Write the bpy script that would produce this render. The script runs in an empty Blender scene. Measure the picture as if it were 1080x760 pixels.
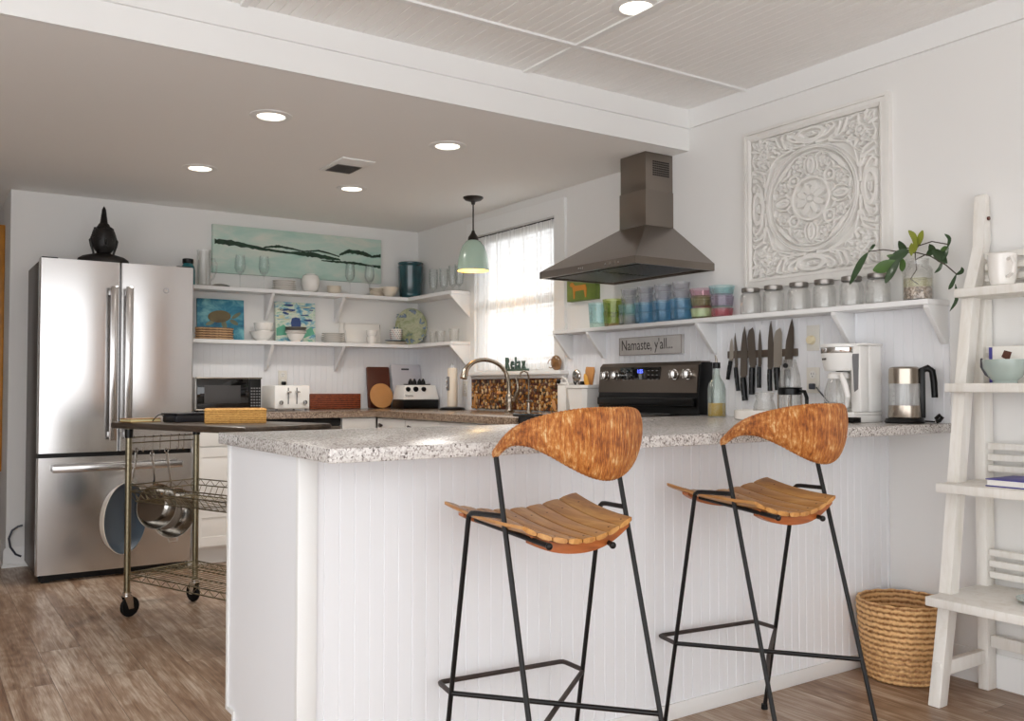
import bpy, bmesh, math, random
import numpy as np
from mathutils import Vector, Matrix
random.seed(7)
PI = math.pi
sc = bpy.context.scene
COL = sc.collection

# ---------------------------------------------------------------- materials
def lin(c):
    return c/12.92 if c <= .04045 else ((c+.055)/1.055)**2.4
def rgb(r, g, b):
    return (lin(r/255), lin(g/255), lin(b/255), 1)
class NT:
    def __init__(s, name):
        s.m = bpy.data.materials.new(name); s.m.use_nodes = True
        s.t = s.m.node_tree; s.b = s.t.nodes['Principled BSDF']; s.out = s.t.nodes['Material Output']
    def n(s, typ, **kw):
        nd = s.t.nodes.new(typ)
        for k, v in kw.items():
            if k in nd.inputs: nd.inputs[k].default_value = v
            else: setattr(nd, k, v)
        return nd
    def l(s, a, b): s.t.links.new(a, b)
    def coords(s, scale=(1, 1, 1), rot=(0, 0, 0), kind='Object'):
        tc = s.n('ShaderNodeTexCoord'); mp = s.n('ShaderNodeMapping')
        mp.inputs['Scale'].default_value = scale; mp.inputs['Rotation'].default_value = rot
        s.l(tc.outputs[kind], mp.inputs['Vector']); return mp.outputs[0]
    def ramp(s, fac, stops):
        r = s.n('ShaderNodeValToRGB'); e = r.color_ramp.elements
        while len(e) < len(stops): e.new(.5)
        for x, (p, c) in zip(e, stops): x.position = p; x.color = c
        s.l(fac, r.inputs[0]); return r.outputs[0]
    def bump(s, h, strength=.3, dist=.01):
        b = s.n('ShaderNodeBump', Strength=strength, Distance=dist); s.l(h, b.inputs['Height'])
        s.l(b.outputs[0], s.b.inputs['Normal']); return b
    def noise(s, v, scale=5, detail=4, rough=.5, dist=0):
        n = s.n('ShaderNodeTexNoise', Scale=scale, Detail=detail, Roughness=rough, Distortion=dist); s.l(v, n.inputs['Vector']); return n.outputs['Fac']
M = {}
def plain(name, c, rough=.5, metal=0, coat=0, bump=0, bscale=60, spec=None, var=0):
    k = NT(name); k.b.inputs['Base Color'].default_value = c
    k.b.inputs['Roughness'].default_value = rough; k.b.inputs['Metallic'].default_value = metal
    k.b.inputs['Coat Weight'].default_value = coat
    if spec is not None: k.b.inputs['Specular IOR Level'].default_value = spec
    if bump or var:
        v = k.coords(); n = k.noise(v, bscale, 4)
        if bump: k.bump(n, bump, .002)
        if var:
            n2 = k.noise(v, bscale*.15, 3)
            d = tuple(x*(1-var) for x in c[:3])+(1,)
            k.l(k.ramp(n2, [(.35, d), (.65, c)]), k.b.inputs['Base Color'])
    M[name] = k.m; return k.m
plain('wall_paint', rgb(228, 227, 225), .75, bump=.05, bscale=90)
plain('ceiling_paint', rgb(240, 239, 237), .85, bump=.05, bscale=90)
plain('trim_paint', rgb(232, 232, 231), .45)
plain('board_paint', rgb(228, 228, 228), .5)
plain('panel_paint', rgb(233, 234, 237), .45)
plain('cabinet_paint', rgb(230, 228, 224), .4)
plain('ceramic_white', rgb(236, 233, 228), .18, coat=.3)
plain('ceramic_cream', rgb(226, 216, 200), .3)
plain('ceramic_grey', rgb(120, 116, 110), .4)
plain('plastic_white', rgb(233, 232, 229), .3)
plain('plastic_black', rgb(11, 11, 12), .32, spec=.3)
plain('black_iron', rgb(17, 14, 14), .42, spec=.3, bump=.3, bscale=150, var=.3)
plain('rusty_iron', rgb(56, 44, 40), .55, bump=.3, bscale=150, var=.3)
plain('black_glass', rgb(8, 8, 9), .05, coat=.5)
plain('chrome', rgb(215, 213, 210), .12, 1)
plain('nickel', rgb(168, 158, 145), .25, 1)
plain('wire_metal', rgb(138, 130, 108), .3, 1)
plain('zinc_lid', rgb(150, 145, 140), .4, 1)
plain('knife_bright', rgb(196, 190, 180), .35, 1)
plain('kettle_steel', rgb(176, 166, 154), .26, 1)
plain('knife_steel', rgb(128, 120, 112), .3, 1)
plain('pan_steel', rgb(190, 186, 180), .16, 1)
plain('pan_blue', rgb(84, 98, 112), .4)
plain('pebble_amber', rgb(188, 128, 58), .25, coat=.4, var=.3, bscale=120)
plain('pebble_cream', rgb(220, 186, 136), .25, coat=.4, var=.2, bscale=120)
plain('pebble_brown', rgb(124, 78, 42), .25, coat=.4, var=.4, bscale=120)
plain('pebble_dark', rgb(76, 60, 40), .25, coat=.4, var=.3, bscale=120)
plain('smoked_glass', rgb(52, 50, 50), .12, coat=.5)
plain('pan_cream', rgb(226, 218, 205), .3)
plain('teal_glaze', rgb(36, 84, 92), .25, coat=.6, bump=.5, bscale=25, var=.5)
plain('teal_glass', rgb(35, 110, 118), .1, coat=.5)
plain('shade_green', rgb(172, 196, 180), .2, coat=.6)
plain('shade_inner', rgb(244, 214, 130), .5)  # yellow glow of the bulb put into the inner colour
plain('bronze_dark', rgb(40, 33, 30), .35, .4)
plain('statue_black', rgb(20, 17, 15), .5, bump=.4, bscale=120)
plain('gold_paint', rgb(170, 120, 40), .35, .5)
plain('oak_frame', rgb(196, 132, 48), .4, var=.3)
plain('cutting_dark', rgb(92, 44, 28), .4, var=.25, bscale=40)
plain('cutting_light', rgb(204, 146, 88), .45, var=.15, bscale=30)
plain('cutting_grey', rgb(196, 194, 200), .4)
plain('wood_utensil', rgb(206, 146, 84), .5, var=.15)
plain('wood_yellow', rgb(220, 160, 60), .5)
plain('relax_green', rgb(78, 100, 88), .5, var=.3)
plain('shell_brown', rgb(160, 116, 72), .3, var=.5, bscale=120, coat=.3)
plain('sign_edge', rgb(158, 150, 144), .6)
plain('carved_white', rgb(228, 226, 222), .6, bump=.2, bscale=60, var=.05)
plain('sign_paint', rgb(196, 192, 188), .6, var=.15, bscale=80)
plain('letter_ink', rgb(62, 56, 54), .6)
plain('outlet_ivory', rgb(226, 223, 215), .35)
plain('knob_ivory', rgb(232, 220, 186), .35)
plain('stem_brown', rgb(60, 48, 34), .6)
plain('leaf_dark', rgb(44, 72, 36), .35, coat=.2, var=.3, bscale=60)
plain('leaf_mid', rgb(74, 108, 44), .4, var=.3, bscale=60)
plain('leaf_lime', rgb(150, 158, 58), .45, var=.3, bscale=60)
plain('rubber', rgb(12, 12, 12), .6, spec=.2)
plain('grey_plastic', rgb(120, 120, 122), .35)
plain('blue_book', rgb(66, 62, 140), .5)
plain('paper', rgb(235, 232, 225), .7)
plain('photo_dark', rgb(90, 50, 36), .6)
plain('bowl_celadon', rgb(176, 190, 184), .2, coat=.5, var=.2, bscale=40)
plain('dark_stripe', rgb(60, 60, 66), .3)
plain('tray_dark', rgb(34, 36, 42), .4)
plain('cream_book', rgb(214, 206, 160), .6)
plain('filter_mesh', rgb(110, 108, 105), .4, .9)
plain('vent_dark', rgb(120, 118, 116), .7)
plain('green_canvas', rgb(118, 140, 60), .5, var=.35, bscale=60)
plain('orange_paint', rgb(196, 128, 40), .5)
plain('cord_grey', rgb(60, 64, 74), .5)
plain('blue_glaze', rgb(48, 84, 110), .25, coat=.4, var=.4, bscale=40)
plain('olive_glaze', rgb(122, 122, 60), .25, coat=.4, var=.4, bscale=40)
plain('mug_navy', rgb(38, 48, 78), .3)
plain('mug_red', rgb(150, 60, 50), .3)
plain('paint_cream', rgb(214, 214, 176), .5, var=.3, bscale=50)
plain('paint_navy', rgb(44, 72, 130), .5, var=.2)
plain('paint_blue', rgb(62, 120, 176), .5, var=.3, bscale=50)
plain('paint_mint', rgb(110, 190, 160), .5, var=.3, bscale=50)
plain('paint_forest', rgb(30, 66, 44), .5, var=.5, bscale=150, bump=.8)
plain('paint_pale', rgb(196, 214, 202), .55)
plain('turtle_shell', rgb(112, 98, 62), .5, var=.4, bscale=80)
plain('turtle_skin', rgb(118, 126, 100), .5, var=.4, bscale=80)
plain('display_blue', rgb(20, 30, 80), .3)

def emit(name, c, s):
    k = NT(name); k.b.inputs['Base Color'].default_value = c
    k.b.inputs['Emission Color'].default_value = c; k.b.inputs['Emission Strength'].default_value = s
    M[name] = k.m
emit('lamp_warm', (1, .90, .74, 1), 3.2)
emit('pendant_bulb', (1, .72, .32, 1), 5)
emit('led_blue', (.08, .12, 1, 1), 3)

def glass(name, c=(1, 1, 1, 1), dens=.0, rough=.03, tint=.5):
    """thin clear glass: transparent, with a fresnel gloss and a faint body"""
    k = NT(name); t = k.n('ShaderNodeBsdfTransparent', Color=tuple(1-(1-x)*tint for x in c[:3])+(1,)); g = k.n('ShaderNodeBsdfGlossy', Roughness=rough)
    lw = k.n('ShaderNodeLayerWeight', Blend=.35)
    r = k.n('ShaderNodeMapRange'); k.l(lw.outputs['Fresnel'], r.inputs[0]); r.inputs[3].default_value = .02; r.inputs[4].default_value = .34
    mx = k.n('ShaderNodeMixShader'); k.l(r.outputs[0], mx.inputs[0]); k.l(t.outputs[0], mx.inputs[1]); k.l(g.outputs[0], mx.inputs[2])
    o = mx.outputs[0]
    if dens:
        d = k.n('ShaderNodeBsdfDiffuse', Color=c); m2 = k.n('ShaderNodeMixShader', Fac=dens); k.l(o, m2.inputs[1]); k.l(d.outputs[0], m2.inputs[2]); o = m2.outputs[0]
    k.l(o, k.out.inputs['Surface']); M[name] = k.m
glass('clear_glass', (.95, .97, .97, 1), .0)
glass('jar_glass', (.95, .95, .94, 1), .045)
glass('window_glass', (1, 1, 1, 1))
glass('glass_blue', (.35, .68, .88, 1), .05, .03, .38)
glass('glass_aqua', (.60, .86, .88, 1), .05, .03, .38)
glass('glass_teal', (.50, .80, .72, 1), .05, .03, .38)
glass('glass_lime', (.70, .76, .22, 1), .06, .03, .5)
glass('glass_amber', (.78, .48, .22, 1), .06, .03, .5)
glass('glass_pink', (.90, .62, .72, 1), .05, .03, .38)
glass('glass_olive', (.60, .56, .34, 1), .06, .03, .5)
glass('glass_mauve', (.66, .58, .72, 1), .05, .03, .38)
glass('glass_rose', (.85, .35, .42, 1), .06, .03, .5)
glass('glass_clearlime', (.78, .90, .60, 1), .3)
glass('glass_smoke', (.86, .86, .89, 1), .06)
glass('oil', (.62, .36, .02, 1), .9, .03, 1)
glass('bottle_glass', (.86, .93, .90, 1), .05)
glass('plant_water', (.84, .82, .50, 1), .06, .03, .5)

def mk_floor():
    k = NT('floor_planks')
    v = k.coords((1, 1, 1), (0, 0, PI/2))
    br = k.n('ShaderNodeTexBrick', Scale=1.0, **{'Mortar Size': .0008, 'Mortar Smooth': .2, 'Bias': 0.0, 'Brick Width': 1.22, 'Row Height': .152})
    br.offset = .37; br.offset_frequency = 2
    br.inputs['Color1'].default_value = (0, 0, 0, 1); br.inputs['Color2'].default_value = (1, 1, 1, 1); br.inputs['Mortar'].default_value = (.5, .5, .5, 1)
    k.l(v, br.inputs['Vector'])
    # offset grain per plank
    tc = k.n('ShaderNodeTexCoord'); add = k.n('ShaderNodeVectorMath', operation='ADD')
    sc_ = k.n('ShaderNodeVectorMath', operation='SCALE'); k.l(br.outputs['Color'], sc_.inputs[0]); sc_.inputs['Scale'].default_value = 7.3
    k.l(tc.outputs['Object'], add.inputs[0]); k.l(sc_.outputs[0], add.inputs[1])
    m1 = k.n('ShaderNodeMapping'); m1.inputs['Scale'].default_value = (15, .9, 1); k.l(add.outputs[0], m1.inputs['Vector'])
    g1 = k.noise(m1.outputs[0], 2.2, 11, .7, .6)
    m2 = k.n('ShaderNodeMapping'); m2.inputs['Scale'].default_value = (90, 2.2, 1); k.l(add.outputs[0], m2.inputs['Vector'])
    g2 = k.noise(m2.outputs[0], 3, 6, .6, .6)
    m3 = k.n('ShaderNodeMapping'); m3.inputs['Scale'].default_value = (2.4, .55, 1); k.l(add.outputs[0], m3.inputs['Vector'])
    g3 = k.noise(m3.outputs[0], 2.4, 3, .5, .5)
    w = k.n('ShaderNodeTexWave', Scale=3.2, Distortion=11, Detail=3, **{'Detail Scale': 1.1}); w.wave_type = 'RINGS'
    m4 = k.n('ShaderNodeMapping'); m4.inputs['Scale'].default_value = (4.6, .9, 1); k.l(add.outputs[0], m4.inputs['Vector']); k.l(m4.outputs[0], w.inputs['Vector'])
    def mix(a, b, f):
        x = k.n('ShaderNodeMath', operation='MULTIPLY_ADD'); k.l(a, x.inputs[0]); x.inputs[1].default_value = f; k.l(b, x.inputs[2]); return x.outputs[0]
    s = k.n('ShaderNodeMath', operation='MULTIPLY'); k.l(g1, s.inputs[0]); s.inputs[1].default_value = .55
    a = mix(g2, s.outputs[0], .25); a = mix(g3, a, .35); a = mix(w.outputs['Fac'], a, .04)
    bw = k.n('ShaderNodeRGBToBW'); k.l(br.outputs['Color'], bw.inputs[0]); a = mix(bw.outputs[0], a, .06)
    c = k.ramp(a, [(.40, rgb(70, 48, 33)), (.51, rgb(118, 88, 65)), (.61, rgb(148, 121, 98)), (.72, rgb(186, 168, 150)), (.82, rgb(214, 204, 192))])
    dk = k.n('ShaderNodeMix', data_type='RGBA'); k.l(br.outputs['Fac'], dk.inputs[0]); k.l(c, dk.inputs[6]); dk.inputs[7].default_value = rgb(70, 52, 40)
    k.l(dk.outputs[2], k.b.inputs['Base Color'])
    k.b.inputs['Roughness'].default_value = .38
    k.bump(g2, .12, .002); M['floor_planks'] = k.m
mk_floor()
def mk_granite(name, cols):
    k = NT(name); v = k.coords()
    a = k.n('ShaderNodeTexVoronoi', Scale=230.0); k.l(v, a.inputs['Vector'])
    b = k.noise(v, 60, 6, .7)
    bw = k.n('ShaderNodeRGBToBW'); k.l(a.outputs['Color'], bw.inputs[0])
    x = k.n('ShaderNodeMath', operation='MULTIPLY_ADD'); k.l(bw.outputs[0], x.inputs[0]); x.inputs[1].default_value = .6
    y = k.n('ShaderNodeMath', operation='MULTIPLY'); k.l(b, y.inputs[0]); y.inputs[1].default_value = .5; k.l(y.outputs[0], x.inputs[2])
    k.l(k.ramp(x.outputs[0], [(.30, cols[0]), (.40, cols[1]), (.50, cols[2]), (.68, cols[3])]), k.b.inputs['Base Color'])
    k.b.inputs['Roughness'].default_value = .24; M[name] = k.m
mk_granite('granite', [rgb(96, 88, 84), rgb(158, 150, 145), rgb(188, 182, 178), rgb(212, 208, 204)])
mk_granite('granite_brown', [rgb(58, 44, 36), rgb(98, 80, 66), rgb(122, 102, 86), rgb(158, 138, 118)])
def mk_steel(name, c, rough, axis):
    k = NT(name); s = [200, 200, 200]; s[axis] = 1.2
    n = k.noise(k.coords(tuple(s)), 1, 3, .6)
    k.b.inputs['Base Color'].default_value = c; k.b.inputs['Metallic'].default_value = 1
    k.l(k.ramp(n, [(.3, (rough*.94,)*3+(1,)), (.7, (rough*1.06,)*3+(1,))]), k.b.inputs['Roughness'])
    M[name] = k.m
mk_steel('steel_brushed', rgb(200, 198, 197), .19, 2)
mk_steel('steel_hood', rgb(142, 133, 125), .3, 1)
mk_steel('steel_range', rgb(122, 112, 103), .32, 1)
plain('fridge_side', rgb(92, 84, 80), .4, .3)
def mk_wicker(name, c1, c2, sx, sz, rough=.6, b=.9):
    """braided weave in rows, from object coordinates"""
    k = NT(name); v = k.coords((1, 1, 1))
    w = k.n('ShaderNodeTexWave', Scale=sz, Distortion=2.0, Detail=2, **{'Detail Scale': 3}); w.bands_direction = 'Z'; k.l(v, w.inputs['Vector'])
    n = k.noise(k.coords((sx, sx, sz*2)), 1, 4, .6)
    x = k.n('ShaderNodeMath', operation='MULTIPLY_ADD'); k.l(w.outputs['Fac'], x.inputs[0]); x.inputs[1].default_value = .5
    y = k.n('ShaderNodeMath', operation='MULTIPLY'); k.l(n, y.inputs[0]); y.inputs[1].default_value = .7; k.l(y.outputs[0], x.inputs[2])
    k.l(k.ramp(x.outputs[0], [(.3, c1), (.75, c2)]), k.b.inputs['Base Color']); k.b.inputs['Roughness'].default_value = rough
    k.bump(x.outputs[0], b, .004); M[name] = k.m
mk_wicker('wicker_honey', rgb(140, 92, 48), rgb(226, 182, 126), 90, 16)  # shadow and highlight of the braid put into the two tones
mk_wicker('wicker_yellow', rgb(168, 112, 40), rgb(226, 176, 96), 90, 45, b=.5)
mk_wicker('wicker_red', rgb(66, 26, 14), rgb(150, 72, 36), 60, 22)
mk_wicker('rattan_brown', rgb(92, 62, 40), rgb(196, 160, 120), 50, 26)
def mk_wood(name, c1, c2, c3, axis=1, rough=.35, sc_=30):
    k = NT(name); s = [sc_]*3; s[axis] = 3
    n = k.noise(k.coords(tuple(s)), 1, 6, .65, .8)
    k.l(k.ramp(n, [(.3, c1), (.5, c2), (.7, c3)]), k.b.inputs['Base Color'])
    k.b.inputs['Roughness'].default_value = rough; k.bump(n, .2, .001); M[name] = k.m
mk_wood('seat_wood', rgb(140, 88, 40), rgb(190, 134, 70), rgb(214, 164, 98), 1, .32)
mk_wood('cleat_wood', rgb(120, 62, 26), rgb(166, 92, 44), rgb(186, 110, 56), 0, .35)
mk_wood('slab_wood', rgb(46, 36, 30), rgb(70, 58, 48), rgb(92, 78, 66), 1, .3, 18)
mk_wood('distressed_white', rgb(220, 215, 205), rgb(232, 229, 223), rgb(236, 234, 229), 2, .55, 20)
def mk_cordwrap():
    k = NT('cord_wrap'); v = k.coords()
    tc = k.n('ShaderNodeTexCoord'); uv = tc.outputs['UV']
    w = k.n('ShaderNodeTexWave', Scale=44, Distortion=.6, Detail=2, **{'Detail Scale': 6}); w.bands_direction = 'X'; k.l(uv, w.inputs['Vector'])
    m = k.n('ShaderNodeMapping'); m.inputs['Scale'].default_value = (46, 7, 1); k.l(uv, m.inputs['Vector'])
    n = k.noise(m.outputs[0], 1.6, 6, .7)
    n2 = k.noise(v, 22, 3, .6)
    x = k.n('ShaderNodeMath', operation='MULTIPLY_ADD'); k.l(n, x.inputs[0]); x.inputs[1].default_value = .75
    y = k.n('ShaderNodeMath', operation='MULTIPLY'); k.l(n2, y.inputs[0]); y.inputs[1].default_value = .35; k.l(y.outputs[0], x.inputs[2])
    k.l(k.ramp(x.outputs[0], [(.40, rgb(110, 54, 18)), (.52, rgb(178, 102, 40)), (.60, rgb(205, 135, 66)), (.70, rgb(238, 204, 152))]), k.b.inputs['Base Color'])
    k.b.inputs['Roughness'].default_value = .5
    k.bump(w.outputs['Fac'], .8, .003); M['cord_wrap'] = k.m
mk_cordwrap()
def mk_canvas(name, stops, scale, stretch=(1, 1, 1)):
    k = NT(name); n = k.noise(k.coords(stretch), scale, 5, .6, .6)
    k.l(k.ramp(n, stops), k.b.inputs['Base Color']); k.b.inputs['Roughness'].default_value = .55; M[name] = k.m
mk_canvas('canvas_mint', [(.3, rgb(160, 198, 186)), (.5, rgb(186, 208, 197)), (.65, rgb(208, 214, 203))], 3, (1, 1, 3))
mk_canvas('canvas_sea', [(.3, rgb(20, 66, 104)), (.5, rgb(46, 124, 150)), (.66, rgb(130, 190, 196))], 9)
mk_canvas('canvas_abstract', [(.3, rgb(50, 100, 165)), (.44, rgb(120, 180, 195)), (.54, rgb(222, 224, 204)), (.7, rgb(96, 180, 158))], 14, (1, 1, 2.2))
mk_canvas('platter_glaze', [(.30, rgb(52, 92, 110)), (.42, rgb(140, 150, 110)), (.55, rgb(186, 188, 158)), (.72, rgb(112, 124, 64))], 16)
mk_canvas('pebbles_in_jar', [(.35, rgb(70, 56, 44)), (.5, rgb(140, 118, 98)), (.62, rgb(214, 200, 184))], 90)
def mk_curtain():
    k = NT('sheer_curtain')
    v = k.coords(); w = k.n('ShaderNodeTexWave', Scale=24, Distortion=1.2, Detail=2); w.bands_direction = 'Y'; k.l(v, w.inputs['Vector'])
    tr = k.n('ShaderNodeBsdfTranslucent', Color=(.95, .95, .95, 1)); di = k.n('ShaderNodeBsdfDiffuse', Color=(.92, .92, .91, 1)); tp = k.n('ShaderNodeBsdfTransparent')
    m1 = k.n('ShaderNodeMixShader', Fac=.35); k.l(tr.outputs[0], m1.inputs[1]); k.l(di.outputs[0], m1.inputs[2])
    r = k.n('ShaderNodeMapRange'); k.l(w.outputs['Fac'], r.inputs[0]); r.inputs[3].default_value = .72; r.inputs[4].default_value = .95
    m2 = k.n('ShaderNodeMixShader'); k.l(r.outputs[0], m2.inputs[0]); k.l(tp.outputs[0], m2.inputs[1]); k.l(m1.outputs[0], m2.inputs[2])
    k.l(m2.outputs[0], k.out.inputs['Surface']); M['sheer_curtain'] = k.m
mk_curtain()

# ---------------------------------------------------------------- mesh builder
class MB:
    def __init__(s, t=None):
        s.bm = bmesh.new(); s.off = -Vector(t.location) if t is not None else Vector((0, 0, 0)); s.mi = 0
        s.mats = None; s.uvl = None
    def _v(s, p): return s.bm.verts.new(Vector(p)+s.off)
    def _f(s, vs):
        try:
            f = s.bm.faces.new(vs); f.material_index = s.mi; return f
        except ValueError: return None
    def box(s, x0, x1, y0, y1, z0, z1, bev=0):
        P = [(x0, y0, z0), (x1, y0, z0), (x1, y1, z0), (x0, y1, z0), (x0, y0, z1), (x1, y0, z1), (x1, y1, z1), (x0, y1, z1)]
        return s.hexa(P, bev)
    def hexa(s, P, bev=0, seg=2):
        v = [s._v(p) for p in P]; fs = [s._f([v[i] for i in q]) for q in ((3, 2, 1, 0), (4, 5, 6, 7), (0, 1, 5, 4), (1, 2, 6, 5), (2, 3, 7, 6), (3, 0, 4, 7))]
        if bev:
            es = list({e for f in fs if f for e in f.edges})
            r = bmesh.ops.bevel(s.bm, geom=es, offset=bev, segments=seg, affect='EDGES', profile=.5)
            for f in r['faces']: f.material_index = s.mi
        return s
    def prism(s, poly, axis, a, b, bev=0):
        """poly of 2-D points in the two other axes (in x,y,z order), extruded along axis from a to b"""
        def P(q, t):
            q = list(q); q.insert(axis, t); return q
        A = [s._v(P(q, a)) for q in poly]; B = [s._v(P(q, b)) for q in poly]; n = len(poly)
        fs = [s._f(A), s._f(B[::-1])]
        for i in range(n): fs.append(s._f([A[i], B[i], B[(i+1) % n], A[(i+1) % n]]))
        if bev:
            es = list({e for f in fs if f for e in f.edges})
            bmesh.ops.bevel(s.bm, geom=es, offset=bev, segments=2, affect='EDGES', profile=.5)
        return s
    def tube(s, pts, r, n=8, closed=False, caps=True, flat=1.0):
        pts = [Vector(p) for p in pts]; m = len(pts); rs = r if isinstance(r, (list, tuple)) else [r]*m
        rings = []; up = None
        for i, p in enumerate(pts):
            if closed: d = (pts[(i+1) % m]-pts[i-1])
            else: d = pts[min(i+1, m-1)]-pts[max(i-1, 0)]
            if d.length < 1e-9: d = Vector((0, 0, 1))
            d.normalize()
            if up is None:
                up = Vector((0, 0, 1)) if abs(d.z) < .9 else Vector((1, 0, 0))
            a = d.cross(up)
            if a.length < 1e-6: a = d.cross(Vector((1, 0, 0)))
            a.normalize(); b = a.cross(d).normalized(); up = b
            rings.append([s._v(p+a*rs[i]*math.cos(2*PI*k/n)+b*rs[i]*flat*math.sin(2*PI*k/n)) for k in range(n)])
        for i in range(m if closed else m-1):
            A, B = rings[i], rings[(i+1) % m]
            for k in range(n): s._f([A[k], A[(k+1) % n], B[(k+1) % n], B[k]])
        if caps and not closed: s._f(rings[0][::-1]); s._f(rings[-1])
        return s
    def cyl(s, p0, p1, r0, r1=None, n=20): return s.tube([p0, p1], [r0, r0 if r1 is None else r1], n)
    def lathe(s, prof, c=(0, 0, 0), n=28, axis=2, sx=1, sy=1, close=True):
        c = Vector(c); rings = []
        def P(r, z, k):
            a = 2*PI*k/n; u, v = r*sx*math.cos(a), r*sy*math.sin(a)
            q = (u, v, z) if axis == 2 else ((z, u, v) if axis == 0 else (u, z, v)); return c+Vector(q)
        for r, z in prof:
            if r < 1e-6: rings.append([s._v(P(0, z, 0))])
            else: rings.append([s._v(P(r, z, k)) for k in range(n)])
        for A, B in zip(rings, rings[1:]):
            for k in range(n):
                k2 = (k+1) % n
                if len(A) == 1 and len(B) == 1: continue
                if len(A) == 1: s._f([A[0], B[k], B[k2]])
                elif len(B) == 1: s._f([A[k], A[k2], B[0]])
                else: s._f([A[k], A[k2], B[k2], B[k]])
        return s
    def disc(s, c, r, h, n=24, axis=2): return s.lathe([(0, 0), (r, 0), (r, h), (0, h)], c, n, axis)
    def ball(s, c, rx, ry=None, rz=None, n=12, rot=None):
        ry = rx if ry is None else ry; rz = rx if rz is None else rz; c = Vector(c); rings = []
        h = max(4, n//2)
        for i in range(h+1):
            t = PI*i/h
            if i in (0, h): ps = [Vector((0, 0, rz*math.cos(t)))]
            else: ps = [Vector((rx*math.sin(t)*math.cos(2*PI*k/n), ry*math.sin(t)*math.sin(2*PI*k/n), rz*math.cos(t))) for k in range(n)]
            if rot: ps = [rot @ p for p in ps]
            rings.append([s._v(c+p) for p in ps])
        for A, B in zip(rings, rings[1:]):
            for k in range(n):
                k2 = (k+1) % n
                if len(A) == 1: s._f([A[0], B[k], B[k2]])
                elif len(B) == 1: s._f([A[k2], A[k], B[0]])
                else: s._f([A[k2], A[k], B[k], B[k2]])
        return s
    def surf(s, fn, nu, nv, uv=False):
        g = [[s._v(fn(i/nu, j/nv)) for j in range(nv+1)] for i in range(nu+1)]
        if uv and s.uvl is None: s.uvl = s.bm.loops.layers.uv.new('UVMap')
        for i in range(nu):
            for j in range(nv):
                f = s._f([g[i][j], g[i+1][j], g[i+1][j+1], g[i][j+1]])
                if uv and f:
                    for lp, (a, b) in zip(f.loops, ((i, j), (i+1, j), (i+1, j+1), (i, j+1))): lp[s.uvl].uv = (a/nu, b/nv)
        return s
    def leaf(s, pts, w, nrm=Vector((-1, 0, 0)), th=.0012):
        """curved blade along pts, widest w, thin but solid"""
        pts = [Vector(p) for p in pts]
        fine = []
        for i in range(len(pts)-1):
            for k in range(4): fine.append(pts[i].lerp(pts[i+1], k/4))
        fine.append(pts[-1])
        for _ in range(2): fine = [fine[0]]+[(fine[i-1]+fine[i]*2+fine[i+1])/4 for i in range(1, len(fine)-1)]+[fine[-1]]
        m = len(fine)-1; rows = []
        for i, p in enumerate(fine):
            t = i/m; d = (fine[min(i+1, m)]-fine[max(i-1, 0)]).normalized(); a = d.cross(nrm).normalized()
            ww = w*.5*max(.04, math.sin(PI*min(1, t*.97+.03))**.75)
            rows.append([s._v(p-a*ww), s._v(p-nrm*ww*.25), s._v(p+a*ww), s._v(p-nrm*(ww*.25-th)+Vector((0, 0, 0)))])
        for A, B in zip(rows, rows[1:]):
            for k in range(4): s._f([A[k], A[(k+1) % 4], B[(k+1) % 4], B[k]])
        return s
    def flatpoly(s, pts, nrm, th):
        """thin raised patch"""
        n = Vector(nrm); A = [s._v(Vector(p)) for p in pts]; B = [s._v(Vector(p)+n*th) for p in pts]
        s._f(A[::-1]); s._f(B)
        for i in range(len(pts)): s._f([A[i], A[(i+1) % len(pts)], B[(i+1) % len(pts)], B[i]])
        return s
    def mesh(s, name, mats, ang=35):
        bm = s.bm; bmesh.ops.recalc_face_normals(bm, faces=bm.faces)
        for f in bm.faces: f.smooth = True
        lim = math.radians(ang)
        for e in bm.edges:
            if len(e.link_faces) == 2 and e.calc_face_angle(0) > lim: e.smooth = False
        me = bpy.data.meshes.new(name); bm.to_mesh(me); bm.free()
        for m in (mats if isinstance(mats, (list, tuple)) else [mats]): me.materials.append(M[m])
        return me
def tagit(o, label, cat, group=None):
    o['label'] = label; o['category'] = cat
    if group: o['group'] = group
    return o
def thing(name, label, cat, loc=(0, 0, 0), rz=0, group=None):
    o = bpy.data.objects.new(name, None); COL.objects.link(o); o.empty_display_size = .05
    o.location = loc; o.rotation_euler = (0, 0, rz); return tagit(o, label, cat, group)
def part(name, mb, mats, parent, label=None, ang=35):
    o = bpy.data.objects.new(name, mb.mesh(name, mats, ang)); COL.objects.link(o); o.parent = parent
    if label: o['label'] = label
    return o
def single(name, mb, mats, label, cat, group=None, ang=35):
    me = mb.mesh(name, mats, ang); vs = [v.co for v in me.vertices]
    c = Vector((sum((max(v[i] for v in vs), min(v[i] for v in vs)))/2 for i in range(3))); c.z = min(v.z for v in vs)
    me.transform(Matrix.Translation(-c)); o = bpy.data.objects.new(name, me); COL.objects.link(o); o.location = c
    return tagit(o, label, cat, group)
def struct(name, mb, mats, parent=None, ang=35):
    o = bpy.data.objects.new(name, mb.mesh(name, mats, ang)); COL.objects.link(o)
    if parent: o.parent = parent
    o['kind'] = 'structure'; return o
def dup(root, loc, rz=None, label=None):
    def cp(o, par):
        c = o.copy(); COL.objects.link(c); c.parent = par
        for ch in [x for x in root_kids.get(o.name, [])]: cp(ch, c)
        return c
    root_kids = {}
    for x in COL.objects:
        if x.parent: root_kids.setdefault(x.parent.name, []).append(x)
    r = cp(root, None); r.location = loc
    if rz is not None: r.rotation_euler = (0, 0, rz)
    if label: r['label'] = label
    return r
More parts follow.
